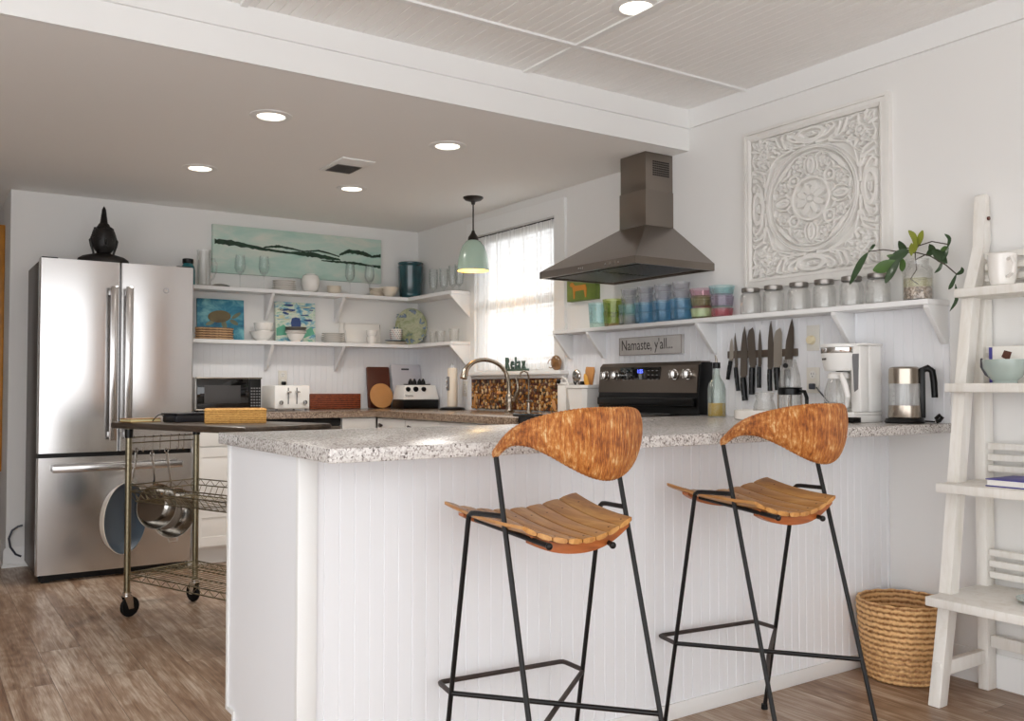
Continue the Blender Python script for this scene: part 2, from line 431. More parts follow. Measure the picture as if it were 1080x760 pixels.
def text_mb(mb, s, origin, right, up, size, nrm, depth, sx=1.0, bold=0.0, shear=0.0):
    """writing as a solid mesh of letters added to mb"""
    cu = bpy.data.curves.new('t', 'FONT'); cu.body = s; cu.size = 1; cu.extrude = .5; cu.offset = bold; cu.shear = shear; cu.resolution_u = 3
    o = bpy.data.objects.new('t', cu); COL.objects.link(o)
    dg = bpy.context.evaluated_depsgraph_get(); me = o.evaluated_get(dg).to_mesh()
    O, R, U, N = Vector(origin), Vector(right), Vector(up), Vector(nrm)
    vs = [mb._v(O+R*(v.co.x*size*sx)+U*(v.co.y*size)+N*((v.co.z+.5)*depth)) for v in me.vertices]
    for p in me.polygons: mb._f([vs[i] for i in p.vertices])
    o.evaluated_get(dg).to_mesh_clear(); bpy.data.objects.remove(o); bpy.data.curves.remove(cu)
    return mb

# ================================================================ THE ROOM
HK, HH = 2.209, 2.409            # low kitchen ceiling, higher ceiling
YB = -2.837                      # face of the beam between them
YP, XP = -3.911, -2.392          # front face and end face of the peninsula
CT, CB = .914, .8815             # peninsula worktop
KT, KB = .893, .853              # kitchen worktop
mb = MB(); mb.box(-5.3, .12, -7.7, 3, -.06, 0); struct('floor', mb, 'floor_planks')
mb = MB(); mb.box(-5.3, .12, YB+.02, 3, HK, HK+.12); struct('ceiling', mb, 'ceiling_paint')
def grooved(mb, axis, a0, a1, pitch, fn, g=.004, d=.002):
    """profile points along an axis with v grooves; fn(s, depth) gives the 2-D point"""
    pts = []; s = a0
    pts.append(fn(a0, 0))
    s = a0+pitch/2
    while s < a1-g:
        pts += [fn(s-g/2, 0), fn(s-g*.25, d), fn(s+g*.25, d), fn(s+g/2, 0)]; s += pitch
    pts.append(fn(a1, 0)); return pts
mb = MB(); prof = grooved(mb, 0, -5.3, .12, .042, lambda s, d: (s, HH+d), .005, .003)
mb.prism(prof+[(.12, HH+.1), (-5.3, HH+.1)], 1, -7.7, YB); struct('ceiling', mb, 'ceiling_paint', ang=15)
# the beam and its top board, the boards at the head of the right wall
mb = MB(); mb.box(-5.3, 0, YB, YB+.02, HK, HH); struct('trim_1', mb, 'trim_paint')
mb = MB(); mb.box(-5.3, 0, YB-.014, YB, 2.317, HH); struct('trim_2', mb, 'trim_paint')
mb = MB(); mb.box(-.014, 0, -7.6, YB-.014, 2.317, HH); struct('trim_3', mb, 'trim_paint')
mb = MB(); mb.box(-5.3, -.014, -3.222, -3.196, HH-.009, HH); struct('trim_4', mb, 'trim_paint')
for i, x in enumerate((-.99, -2.21, -3.43)):
    mb = MB(); mb.box(x-.013, x+.013, -3.196, YB-.014, HH-.008, HH); mb.box(x-.013, x+.013, -7.6, -3.222, HH-.008, HH); struct('trim_%d' % (5+i), mb, 'trim_paint')
# right wall with its window hole
WY0, WY1, WZ0, WZ1 = -1.745, -.845, 1.145, 2.06
mb = MB()
mb.box(0, .12, -7.7, WY0, 0, 2.5); mb.box(0, .12, WY1, .12, 0, 2.5); mb.box(0, .12, WY0, WY1, 0, WZ0); mb.box(0, .12, WY0, WY1, WZ1, 2.5)
struct('wall_right', mb, 'wall_paint')
mb = MB(); mb.box(-2.69, 0, 0, .12, 0, 2.3); struct('wall_back', mb, 'wall_paint')
mb = MB(); mb.box(-2.69, -2.57, .12, 3, 0, 2.3); struct('wall_hall', mb, 'wall_paint')
mb = MB(); mb.box(-3.72, -3.6, -1.0, 3, 0, HK); struct('wall_left_added', mb, 'wall_paint')  # unseen wall added to darken the hall
mb = MB(); mb.box(-5.4, -5.3, -3.9, 3, 0, 2.5); mb.box(-5.4, -5.3, -7.7, -3.9, 2.25, 2.5); struct('wall_left_added', mb, 'wall_paint')  # unseen wall added to hold back light from the left
mb = MB(); mb.box(-5.3, -2.69, 3, 3.12, 0, 2.3); struct('wall_hall', mb, 'wall_paint')
mb = MB(); mb.box(-5.3, -1.05, -7.7, -7.6, 2.25, 2.5); mb.box(-3.4, -3.2, -7.7, -7.6, 0, 2.25); mb.box(-1.05, 0, -7.7, -7.6, 0, 2.5); struct('wall_rear_added', mb, 'wall_paint')  # unseen wall, its post and solid end shaped for the fridge's reflections
mb = MB(); mb.box(-.85, -.12, -7.598, -7.56, .01, 2.08, .003); mb.box(-.77, -.20, -7.558, -7.552, 1.15, 1.95); mb.box(-.77, -.20, -7.558, -7.552, .15, 1.0); struct('reflection_door', mb, 'oak_frame')  # unseen brown door added to darken the reflection in the fridge
mb = MB(); mb.prism([(0, 0), (-.016, 0), (-.016, .10), (-.008, .115), (0, .115)], 1, -7.58, -3.93); struct('baseboard_right', mb, 'trim_paint')
mb = MB(); mb.prism([(0, 0), (-.022, 0), (-.022, .012), (-.014, .02), (-.014, .10), (-.006, .115), (0, .115)], 0, -2.69, -2.0); struct('baseboard_back', mb, 'trim_paint')
mb = MB(); mb.prism([(-2.69, 0), (-2.712, 0), (-2.712, .012), (-2.704, .02), (-2.704, .10), (-2.696, .115), (-2.69, .115)], 1, -.022, 3); struct('baseboard_hall', mb, 'trim_paint')
# beadboard splash behind the worktops
mb = MB(); mb.prism(grooved(mb, 1, -.84, 0, .0405, lambda s, d: (-.008+d, s))+[(0, 0), (0, -.84)], 2, KT, 1.33); struct('trim_8', mb, 'panel_paint', ang=15)
mb = MB(); mb.prism(grooved(mb, 1, -4.165, -1.86, .0405, lambda s, d: (-.008+d, s))+[(0, -1.86), (0, -4.165)], 2, .90, 1.345); struct('trim_9', mb, 'panel_paint', ang=15)
mb = MB(); mb.prism(grooved(mb, 0, -1.80, -.008, .0405, lambda s, d: (s, -.008+d))+[(-.008, 0), (-1.80, 0)], 2, KT, 1.33); struct('trim_10', mb, 'panel_paint', ang=15)

# window: glass, sash, casing, blind, sheer curtain
w = MB(); 
for a in ((WY0, WY0+.045, WZ0, WZ1), (WY1-.045, WY1, WZ0, WZ1), (WY0+.045, WY1-.045, WZ0, WZ0+.05), (WY0+.045, WY1-.045, WZ1-.045, WZ1), (WY0+.045, WY1-.045, 1.57, 1.61)):
    w.box(.055, .085, *a)
win = struct('window_1', w, 'trim_paint')
w = MB(); w.box(.068, .072, WY0+.04, WY1-.04, WZ0+.04, WZ1-.04); struct('window_pane', w, 'window_glass', win)
w = MB()
w.box(-.018, 0, WY1, WY1+.10, WZ0, 2.06); w.box(-.018, 0, WY0-.10, WY0, WZ0, 2.06); w.box(-.02, 0, WY0-.10, WY1+.10, 2.06, 2.155)
struct('window_casing', w, 'trim_paint', win)
w = MB(); w.box(-.075, 0, -1.875, -.80, 1.121, 1.145, .004); w.box(-.02, 0, -1.85, -.80, 1.100, 1.121, .003); struct('window_sill', w, 'trim_paint', win)
bl = thing('window_blind', 'white slatted blind lowered inside the window behind the sheer curtain', 'blind', (.04, -1.295, WZ0))
mb = MB(bl); z = WZ0+.10
while z < WZ1-.05:
    mb.hexa([(.030, WY0+.01, z), (.054, WY0+.01, z+.012), (.054, WY1-.01, z+.012), (.030, WY1-.01, z), (.030, WY0+.01, z+.002), (.054, WY0+.01, z+.014), (.054, WY1-.01, z+.014), (.030, WY1-.01, z+.002)]); z += .026
part('slats', mb, 'plastic_white', bl)
mb = MB(bl); mb.box(.026, .056, WY0+.01, WY1-.01, WZ1-.045, WZ1-.005, .003); part('head_rail', mb, 'plastic_white', bl)
mb = MB(bl); mb.box(.030, .052, WY0+.01, WY1-.01, WZ0+.07, WZ0+.088, .003); part('bottom_rail', mb, 'plastic_white', bl)
cu = thing('sheer_curtain', 'white sheer ribbed curtain hanging inside the kitchen window', 'curtain', (-.01, -1.295, WZ0))
mb = MB(cu)
def cf(u, v):
    y = WY0+.01+u*(WY1-WY0-.02); z = WZ0+.012+v*(2.045-WZ0-.012)
    return (-.006+.010*math.sin(u*150)*(.5+.5*math.sin(u*37+1))+.002, y, z)
mb.surf(cf, 240, 6); part('cloth', mb, 'sheer_curtain', cu)
mb = MB(cu); mb.tube([(-.006, WY0+.001, 2.048), (-.006, WY1-.001, 2.048)], .004); part('rod', mb, 'black_iron', cu)

# ================================================================ CEILING LIGHTS
def downlight(x, y, z, label, power):
    t = thing('recessed_light', label, 'ceiling light', (x, y, z), 0, None)
    mb = MB(); mb.lathe([(.058, -.001), (.060, -.006), (.088, -.003), (.090, 0), (.058, 0)], n=36); part('trim_ring', mb, 'trim_paint', t)
    mb = MB(); mb.lathe([(0, -.002), (.056, -.002), (.058, -.0005), (0, -.0005)], n=32); part('lens', mb, 'lamp_warm', t)
    l = bpy.data.lights.new('recessed_lamp', 'SPOT'); l.energy = power; l.color = (1, .95, .89); l.spot_size = 2.5; l.spot_blend = .8; l.shadow_soft_size = .10
    o = bpy.data.objects.new('recessed_lamp', l); COL.objects.link(o); o.location = (x, y, z-.012); return t
downlight(-1.906, -2.262, HK, 'largest and nearest of the four round lights in the low kitchen ceiling', 36)
downlight(-1.039, -2.264, HK, 'round light in the low kitchen ceiling nearest the range hood duct', 36)
downlight(-1.909, -1.148, HK, 'round light in the low kitchen ceiling above the fridge side, leftmost in view', 38)
downlight(-1.038, -1.137, HK, 'round light in the low kitchen ceiling just beyond the air vent', 38)
downlight(-1.036, -3.616, HH, 'round light in the higher beadboard ceiling above the counter seats', 10)
v = thing('air_vent', 'white rectangular air vent with grey slats in the kitchen ceiling', 'vent', (-1.285, -1.635, HK))
mb = MB(v); mb.box(-1.375, -1.195, -1.79, -1.48, HK-.008, HK, .002); part('frame', mb, 'trim_paint', v)
mb = MB(v)
for i in range(11): mb.hexa([(-1.345+i*.0125, -1.66, HK-.013), (-1.335+i*.0125, -1.66, HK-.008), (-1.335+i*.0125, -1.50, HK-.008), (-1.345+i*.0125, -1.50, HK-.013), (-1.345+i*.0125, -1.66, HK-.012), (-1.335+i*.0125, -1.66, HK-.007), (-1.335+i*.0125, -1.50, HK-.007), (-1.345+i*.0125, -1.50, HK-.012)])
part('slats', mb, 'vent_dark', v)
mb = MB(v); mb.box(-1.35, -1.21, -1.665, -1.495, HK-.0086, HK-.0079); part('grille_backing', mb, 'grey_plastic', v)
pd = thing('pendant_lamp', 'pale green metal dome pendant lamp hanging over the sink', 'lamp', (-.316, -1.317, HK))
P = Vector((0, 0, 0))
mb = MB(); mb.lathe([(0, 0), (.062, 0), (.062, -.006), (.05, -.018), (.015, -.028), (.010, -.045), (0, -.045)], n=28); part('canopy', mb, 'bronze_dark', pd)
mb = MB(); mb.cyl((0, 0, -.04), (0, 0, -.215), .0045, n=10); part('rod', mb, 'bronze_dark', pd)
mb = MB(); mb.lathe([(0, -.20), (.008, -.205), (.014, -.222), (.030, -.245), (.033, -.262), (.028, -.272), (0, -.272)], n=24); part('socket_cap', mb, 'bronze_dark', pd)
mb = MB()
pr = [(.026, -.262), (.045, -.272), (.068, -.300), (.083, -.340), (.092, -.385), (.096, -.430), (.098, -.452)]
mb.lathe(pr+[(.0955, -.452)], n=40); mb.mi = 1; mb.lathe([(.0955, -.452), (.0935, -.43), (.0895, -.385), (.080, -.34), (.065, -.303), (.043, -.276), (.024, -.266)], n=40)
part('lamp_shade', mb, ['shade_green', 'shade_inner'], pd)
mb = MB(); mb.ball((0, 0, -.36), .028, .028, .036, 16); part('bulb', mb, 'pendant_bulb', pd)
l = bpy.data.lights.new('pendant_light', 'POINT'); l.energy = 1.4; l.color = (1, .74, .36); l.shadow_soft_size = .03
o = bpy.data.objects.new('pendant_light', l); COL.objects.link(o); o.location = (-.316, -1.317, HK-.43)

# ================================================================ PENINSULA
pe = thing('peninsula_cabinet', 'white beadboard peninsula under the speckled granite top', 'cabinet', (-1.2, -3.62, 0))
mb = MB(pe); mb.prism([(YP+.012, 0), (YP+.012, CB), (-3.3287, CB), (-3.3287, .105), (-3.395, .105), (-3.395, 0)], 0, XP+.004, -.0005); part('body', mb, 'panel_paint', pe)
mb = MB(pe); mb.prism(grooved(mb, 0, XP+.045, -.001, .0405, lambda s, d: (s, YP+d))+[(-.001, YP+.0119), (XP+.045, YP+.0119)], 2, .0, CB-.001); part('beadboard_panel', mb, 'panel_paint', pe, ang=15)
mb = MB(pe); mb.box(XP-.004, XP+.045, YP-.006, YP+.0119, 0, CB-.001, .002); part('corner_trim', mb, 'trim_paint', pe)
mb = MB(pe); mb.box(XP+.045, -.001, YP-.008, YP-.0001, 0, .05, .002); part('base_trim', mb, 'trim_paint', pe)
mb = MB(pe); mb.prism([(-3.3287, .105), (-3.3287, CB-.001), (-3.345, CB-.001), (-3.345, .118), (-3.405, .118), (-3.405, 0), (-3.39, 0), (-3.39, .105)], 0, XP-.002, XP+.0038); part('edge_trim', mb, 'trim_paint', pe)
for i in range(4):
    x = XP+.03+i*.575; mb = MB(pe); mb.box(x, x+.555, -3.3286, -3.31, .13, CB-.02, .002); part('door', mb, 'cabinet_paint', pe)
ct = MB(); XC, YC, YCB = -2.4194, -4.1707, -3.3213
ct.prism([(XC+.012, YC), (0, YC), (0, -3.012), (-.64, -3.012), (-.64, YCB), (XC, YCB), (XC, YC+.012)], 2, CB, CT, .003)
single('peninsula_worktop', ct, 'granite', 'long white and grey speckled granite worktop of the peninsula', 'worktop')

# ================================================================ KITCHEN RUN
def knob(par, T, p, d):
    mb = MB(T); d = Vector(d); p = Vector(p); mb.cyl(p, p+d*.012, .006, n=12); mb.cyl(p+d*.012, p+d*.026, .010, .015, 16); return part('knob', mb, 'rusty_iron', par)
def back_unit(x0, x1, label, fronts, kn):
    t = thing('base_cabinet', label, 'cabinet', ((x0+x1)/2, -.3, 0))
    mb = MB(t); mb.prism([(0, 0), (0, KB), (-.59, KB), (-.59, .10), (-.53, .10), (-.53, 0)], 0, x0, x1); part('body', mb, 'cabinet_paint', t)
    for nm, z0, z1 in fronts:
        mb = MB(t); mb.box(x0+.004, x1-.004, -.610, -.5902, z0, z1, .002)
        if nm == 'door' or z1-z0 > .2:
            mb.box(x0+.004, x0+.055, -.614, -.6102, z0, z1); mb.box(x1-.055, x1-.004, -.614, -.6102, z0, z1)
            mb.box(x0+.055, x1-.055, -.614, -.6102, z1-.055, z1); mb.box(x0+.055, x1-.055, -.614, -.6102, z0, z0+.055)
        d = part(nm, mb, 'cabinet_paint', t)
        if kn: knob(d, t, ((x0+x1)/2 if nm == 'drawer' else x1-.05, -.6105, (z0+z1)/2 if nm == 'drawer' else z1-.06), (0, -1, 0))
back_unit(-1.795, -1.475, 'white drawer cabinet between the fridge and the dishwasher', [('drawer', .70, .845), ('drawer', .345, .692), ('drawer', .115, .337)], False)
back_unit(-.868, -.625, 'narrow white base cabinet right of the dishwasher', [('door', .115, .845)], False)
dw = thing('dishwasher', 'grey stainless dishwasher under the back worktop', 'dishwasher', (-1.17, -.3, 0))
mb = MB(dw); mb.box(-1.472, -.871, -.58, -.02, .02, KB-.001); part('body', mb, 'plastic_black', dw)
mb = MB(dw); mb.box(-1.469, -.874, -.612, -.5802, .11, .80, .003); part('door', mb, 'steel_range', dw)
mb = MB(dw); mb.box(-1.469, -.874, -.612, -.5802, .803, .848, .003); part('control_strip', mb, 'plastic_black', dw)
mb = MB(dw); mb.tube([(-1.43, -.612, .74), (-1.43, -.645, .74), (-.91, -.645, .74), (-.91, -.612, .74)], .009); part('handle', mb, 'nickel', dw)
def side_unit(y0, y1, label, n):
    t = thing('base_cabinet', label, 'cabinet', (-.3, (y0+y1)/2, 0))
    mb = MB(t); mb.prism([(-.003, 0), (-.003, KB-.0005), (-.60, KB-.0005), (-.60, .10), (-.54, .10), (-.54, 0)], 1, y0, y1)
    bm = mb.bm; part('body', mb, 'cabinet_paint', t)
    h = (y1-y0)/n
    for i in range(n):
        a, b = y0+i*h+.003, y0+(i+1)*h-.003; mb = MB(t); mb.box(-.620, -.6002, a, b, .115, .845, .002)
        for q in ((a, a+.055, .115, .845), (b-.055, b, .115, .845), (a+.055, b-.055, .79, .845), (a+.055, b-.055, .115, .17)): mb.box(-.624, -.6202, *q)
        d = part('door', mb, 'cabinet_paint', t); knob(d, t, (-.6205, b-.07, .80), (-1, 0, 0))
side_unit(-1.02, -.625, 'white corner base cabinet with a dark iron knob beside the blender', 1)
side_unit(-1.86, -1.025, 'white sink base cabinet under the window', 2)
side_unit(-2.262, -1.865, 'white base cabinet between the sink and the range', 1)
mb = MB(); mb.prism([(-1.80, 0-.0085), (-.0085, -.0085), (-.0085, -2.266), (-.645, -2.266), (-.645, -.64), (-1.80, -.64)], 2, KB, KT, .003)
single('kitchen_worktop', mb, 'granite_brown', 'brown speckled granite worktop running along the back wall and under the window', 'worktop')

# ---- range
rg = thing('kitchen_range', 'stainless electric range with black glass cooktop under the hood', 'stove', (-.33, -2.635, 0))
mb = MB(rg); mb.box(-.63, -.02, -3.005, -2.268, .03, .90); part('body', mb, 'plastic_black', rg)
mb = MB(rg); mb.box(-.665, -.10, -3.005, -2.268, .9005, .918, .004); part('cooktop', mb, 'black_glass', rg)
mb = MB(rg); mb.prism([(-.02, .9185), (-.115, .9185), (-.115, 1.0), (-.10, 1.152), (-.085, 1.165), (-.02, 1.165)], 1, -3.005, -2.275, .002); bk = part('backguard', mb, 'plastic_black', rg)
def bgx(z): return -.115+(z-1.0)/.152*.015
mb = MB(rg); mb.prism([(bgx(1.02)-.004, 1.02), (bgx(1.152)-.004, 1.152), (bgx(1.152)-.0003, 1.152), (bgx(1.02)-.0003, 1.02)], 1, -2.995, -2.275); mb.prism([(bgx(1.152)-.004, 1.152), (-.085, 1.170), (-.03, 1.170), (-.03, 1.1655), (-.086, 1.1655), (bgx(1.152), 1.152)], 1, -3.0, -2.275); part('control_panel', mb, 'steel_range', rg)
mb = MB(rg); mb.box(-.14, -.1156, -2.99, -2.29, .955, .995, .006); part('oven_vent', mb, 'plastic_black', rg)
for y in (-2.336, -2.417, -2.851, -2.940):
    mb = MB(rg); x = bgx(1.108)-.0042; mb.cyl((x, y, 1.108), (x-.010, y, 1.108), .027, .025, 24); mb.cyl((x-.010, y, 1.108), (x-.030, y, 1.108), .022, .020, 24); mb.box(x-.042, x-.030, y-.006, y+.006, 1.088, 1.128, .002); part('knob', mb, 'chrome', rg)
mb = MB(rg); x = bgx(1.11); mb.box(x-.0065, x-.0038, -2.744, -2.446, 1.070, 1.148, .001); dp = part('display', mb, 'black_glass', rg)
mb = MB(rg)
for i in range(3):
    for yy in (-2.47, -2.50, -2.53, -2.66, -2.69, -2.72): mb.box(x-.0072, x-.0066, yy-.006, yy+.006, 1.083+i*.022, 1.087+i*.022)
part('button_marks', mb, 'grey_plastic', dp)
mb = MB(rg); text_mb(mb, '1:25', (x-.0075, -2.575, 1.118), (0, -1, 0), (0, 0, 1), .026, (1, 0, 0), .0008); part('clock_digits', mb, 'led_blue', dp)
mb = MB(rg); mb.box(-.668, -.6302, -3.0, -2.272, .20, .80, .004); dr = part('oven_door', mb, 'steel_range', rg)
mb = MB(rg); mb.tube([(-.668, -2.96, .76), (-.71, -2.96, .76), (-.71, -2.31, .76), (-.668, -2.31, .76)], .011); part('handle', mb, 'nickel', dr)
mb = MB(rg); mb.box(-.666, -.6302, -3.0, -2.272, .04, .19, .004); part('drawer', mb, 'steel_range', rg)
for y, xx, r in ((-2.46, -.50, .095), (-2.81, -.50, .075), (-2.46, -.24, .075), (-2.81, -.24, .095)):
    mb = MB(rg); mb.lathe([(r-.002, 0), (r, .0006), (r+.002, 0)], (xx, y, .918), 32); part('burner_ring', mb, 'grey_plastic', rg)
# ---- hood
hd = thing('range_hood', 'stainless steel pyramid range hood with square duct on the right wall', 'range hood', (-.25, -2.637, 1.60))
H0, H1, HY0, HY1, HX = 1.600, 1.634, -3.003, -2.271, -.50
DY0, DY1, DX, DZ = -2.728, -2.532, -.186, 1.843
mb = MB(hd)
mb.hexa([(HX, HY0, H1), (0, HY0, H1), (0, HY1, H1), (HX, HY1, H1), (DX, DY0, DZ), (0, DY0, DZ), (0, DY1, DZ), (DX, DY1, DZ)]); part('canopy', mb, 'steel_hood', hd)
mb = MB(hd); t = .012
mb.box(HX, HX+t, HY0, HY1, H0, H1); mb.box(HX+t, 0, HY0, HY0+t, H0, H1); mb.box(HX+t, 0, HY1-t, HY1, H0, H1); mb.box(-t, 0, HY0+t, HY1-t, H0, H1); part('lip', mb, 'steel_hood', hd)
mb = MB(hd); mb.box(HX+t, -t, HY0+t, HY1-t, H0+.012, H0+.018); part('underside', mb, 'steel_hood', hd)
for a, b in ((-2.63, -2.30), (-2.97, -2.645)):
    mb = MB(hd)
    for i in range(14): mb.box(-.42+i*.026, -.402+i*.026, a, b, H0+.006, H0+.0115)
    part('grease_filter', mb, 'filter_mesh', hd)
mb = MB(hd); mb.box(DX, -.0005, DY0, DY1, DZ-.004, 2.02, .001); mb.box(DX+.004, -.0005, DY0+.004, DY1-.004, 2.02, HK-.001, .001); part('duct', mb, 'steel_hood', hd)
mb = MB(hd)
for i in range(9):
    for j in range(7): mb.box(-.135+i*.0125, -.1265+i*.0125, DY0+.0028, DY0+.0042, 2.095+j*.011, 2.1025+j*.011)
part('vent_grille', mb, 'plastic_black', hd)
mb = MB(hd)
for yy in (-2.60, -2.615, -2.63, -2.80, -2.83, -2.86, -2.89): mb.cyl((HX-.0001, yy, 1.617), (HX-.004, yy, 1.617), .005, n=12)
part('buttons', mb, 'chrome', hd)

# ================================================================ FRIDGE
fr = thing('refrigerator', 'stainless french door refrigerator with bottom freezer against the back wall', 'refrigerator', (-2.2, -.33, 0))
FX0, FX1, FY = -2.601, -1.799, -.6245
mb = MB(fr); mb.box(FX0+.004, FX1-.004, FY+.075, -.03, .035, 1.735, .004); part('body', mb, 'fridge_side', fr)
def door_mb(x0, x1, z0, z1):
    mb = MB(fr); n = 10; bulge = .012
    poly = [(x0+.001, FY+.072), (x0, FY+.012)]
    for i in range(n+1):
        u = i/n; poly.append((x0+.006+(x1-x0-.012)*u, FY+.006-bulge*.5*math.sin(PI*u)))
    poly += [(x1, FY+.012), (x1-.001, FY+.072)]
    mb.prism(poly, 2, z0, z1); return mb
XM = -2.197
dl = part('door', door_mb(FX0, XM-.003, .692, 1.742), 'steel_brushed', fr)
dR = part('door', door_mb(XM+.003, FX1, .692, 1.742), 'steel_brushed', fr)
dz = part('freezer_drawer', door_mb(FX0, FX1, .045, .668), 'steel_brushed', fr)
for xx, par in ((-2.238, dl), (-2.160, dR)):
    mb = MB(fr); mb.box(xx-.020, xx+.020, FY-.062, FY-.046, .755, 1.605, .006); mb.box(xx-.012, xx+.012, FY-.050, FY, 1.56, 1.59, .003); mb.box(xx-.012, xx+.012, FY-.050, FY, .77, .80, .003); part('handle', mb, 'steel_brushed', par)
mb = MB(fr); mb.box(-2.535, -1.865, FY-.062, FY-.046, .592, .630, .006); mb.box(-2.52, -2.49, FY-.05, FY, .60, .622, .003); mb.box(-1.91, -1.88, FY-.05, FY, .60, .622, .003); part('handle', mb, 'steel_brushed', dz)
mb = MB(fr); mb.box(FX0+.02, FX1-.02, FY+.08, FY+.10, .0, .035); mb.box(FX0+.03, FX0+.07, FY+.03, FY+.08, 0, .044); mb.box(FX1-.07, FX1-.03, FY+.03, FY+.08, 0, .044); part('base_grille', mb, 'plastic_black', fr)
mb = MB(fr); mb.box(FX0+.006, FX1-.006, FY+.03, FY+.0748, .665, .695); mb.box(XM-.004, XM+.004, FY+.03, FY+.0748, .70, 1.74); part('door_gasket', mb, 'plastic_black', fr)
mb = MB(fr); mb.box(FX0+.01, FX0+.09, FY+.03, FY+.16, 1.7425, 1.752, .003); mb.box(FX1-.09, FX1-.01, FY+.03, FY+.16, 1.7425, 1.752, .003); part('hinge_cover', mb, 'plastic_black', fr)
mb = MB(fr); mb.lathe([(.011, 0), (.013, -.0006), (.015, 0)], (-1.955, FY-.0005, 1.60), 24, 1); part('round_badge', mb, 'grey_plastic', dR)
mb = MB(); pts = [(-2.612, -.018, .060), (-2.640, -.02, .075), (-2.668, -.02, .12), (-2.676, -.02, .17), (-2.660, -.02, .215), (-2.630, -.018, .235), (-2.606, -.018, .240)]
single('fridge_cord', MB().tube(pts, .006, 8), 'cord_grey', 'dark looped cord hanging on the wall left of the fridge', 'cord')
# ---- bust
bu = thing('statue_bust', 'black carved bust with pointed crown and long earlobes on top of the fridge', 'statue', (-2.245, -.36, 1.742))
mb = MB()
mb.lathe([(0, 0), (.138, 0), (.144, .022), (.136, .046), (.112, .062), (.074, .072), (.044, .078), (.0365, .085), (.040, .095)], sy=.55, n=32)
mb.lathe([(.0385, .085), (.050, .10), (.060, .125), (.064, .155), (.062, .185), (.055, .205), (.046, .22), (0, .235)], (0, -.006, 0), 32, sy=1.05)
part('bust', mb, 'statue_black', bu)
mb = MB(); mb.lathe([(.0655, .16), (.066, .18), (.060, .205), (.046, .225), (.034, .24), (.028, .252), (.020, .258)], (0, .002, 0), 32)
for i in range(5):
    for k in range(16-2*i): a = 2*PI*k/(16-2*i)+i*.2; r = .063-.004*i; mb.ball((r*math.cos(a), .002+r*math.sin(a), .172+i*.013), .0085, n=8)
part('hair_curls', mb, 'statue_black', bu)
mb = MB(); prof = []
for i in range(8): z = .250+i*.012; r = .021-i*.0016; prof += [(r+.003, z), (r-.002, z+.009)]
mb.lathe(prof+[(.006, .348), (0, .358)], (0, .002, 0), 20); part('crown', mb, 'statue_black', bu)
for sgn in (-1, 1):
    mb = MB(); mb.tube([(sgn*.062, 0, .17), (sgn*.070, 0, .155), (sgn*.066, 0, .125), (sgn*.056, 0, .09), (sgn*.052, 0, .068)], [.007, .010, .008, .006, .007], 10); part('ear', mb, 'statue_black', bu)
mb = MB(); mb.ball((0, -.073, .140), .009, .012, .020, 12); mb.tube([(-.018, -.068, .113), (0, -.074, .111), (.018, -.068, .113)], [.003, .005, .003], 8)
for sgn in (-1, 1): mb.ball((sgn*.026, -.060, .155), .013, .009, .006, 12); mb.tube([(sgn*.010, -.069, .168), (sgn*.026, -.065, .174), (sgn*.044, -.052, .166)], .0025, 6)
part('face', mb, 'statue_black', bu)
mb = MB(); mb.tube([(-.132, -.030, .012), (-.08, -.067, .010), (0, -.079, .008), (.08, -.067, .010), (.132, -.030, .012)], .006, 8); part('robe_hem', mb, 'gold_paint', bu, 'gold painted hem')

# ---- picture in the hall
mb = MB(); mb.box(-2.720, -2.6905, .33, .75, .53, 2.02, .002); hp = thing('hall_picture', 'orange oak frame on the side wall left of the fridge, cut by the photo edge', 'picture', (-2.70, .54, .53))
mb = MB(hp)
for a in ((.345, .395, .53, 2.05), (.70, .75, .53, 2.05), (.395, .70, .53, .58), (.395, .70, 2.0, 2.05)): mb.box(-2.722, -2.6905, *a, .003)
part('frame', mb, 'oak_frame', hp)
mb = MB(hp); mb.box(-2.700, -2.6905, .395, .70, .58, 2.0); part('backing', mb, 'wall_paint', hp)

# ================================================================ SHELVES
def tri_bracket(T, par, axis, pos, th, reach, zt, drop, off=0):
    mb = MB(T)
    if axis == 0: mb.prism([(0-off, zt), (-reach, zt), (-reach, zt-.012), (-.018-off, zt-drop), (-off, zt-drop)], 0, pos-th/2, pos+th/2, .001)
    else:
        mb.prism([(0-off, zt), (-reach, zt), (-reach, zt-.012), (-.018-off, zt-drop), (-off, zt-drop)], 1, pos-th/2, pos+th/2, .001)
    part('bracket', mb, 'board_paint', par)
for nm, zt, ys, lab in (('wall_shelf', 1.696, -.79, 'upper white corner shelf above the plates, holding wine glasses and the teal crock'), ('wall_shelf', 1.354, -.79, 'lower white corner shelf holding the paintings and stacked plates')):
    t = thing(nm, lab, 'shelf', (-.9, -.08, zt-.2))
    mb = MB(t); mb.prism([(-1.80, -.0005), (-.0005, -.0005), (-.0005, ys), (-.166, ys), (-.166, -.166), (-1.80, -.166)], 2, zt-.024, zt, .002); part('board', mb, 'board_paint', t)
    for x in (-1.165, -.66): tri_bracket(t, t, 0, x, .02, .155, zt-.0245, .17, .001 if zt > 1.5 else .0085)
    tri_bracket(t, t, 1, ys+.012, .018, .166, zt-.0245, .155, .001 if zt > 1.5 else .0085)
rs = thing('wall_shelf', 'long white shelf on the right wall holding coloured tumblers and jars', 'shelf', (-.07, -3.0, 1.17))
mb = MB(rs); mb.box(-.140, -.0005, -4.166, -1.893, 1.346, 1.366, .002); part('board', mb, 'board_paint', rs)
for y in (-1.905, -2.201, -3.014, -3.761, -4.155): tri_bracket(rs, rs, 1, y, .02, .136, 1.3455, .14, .0085)

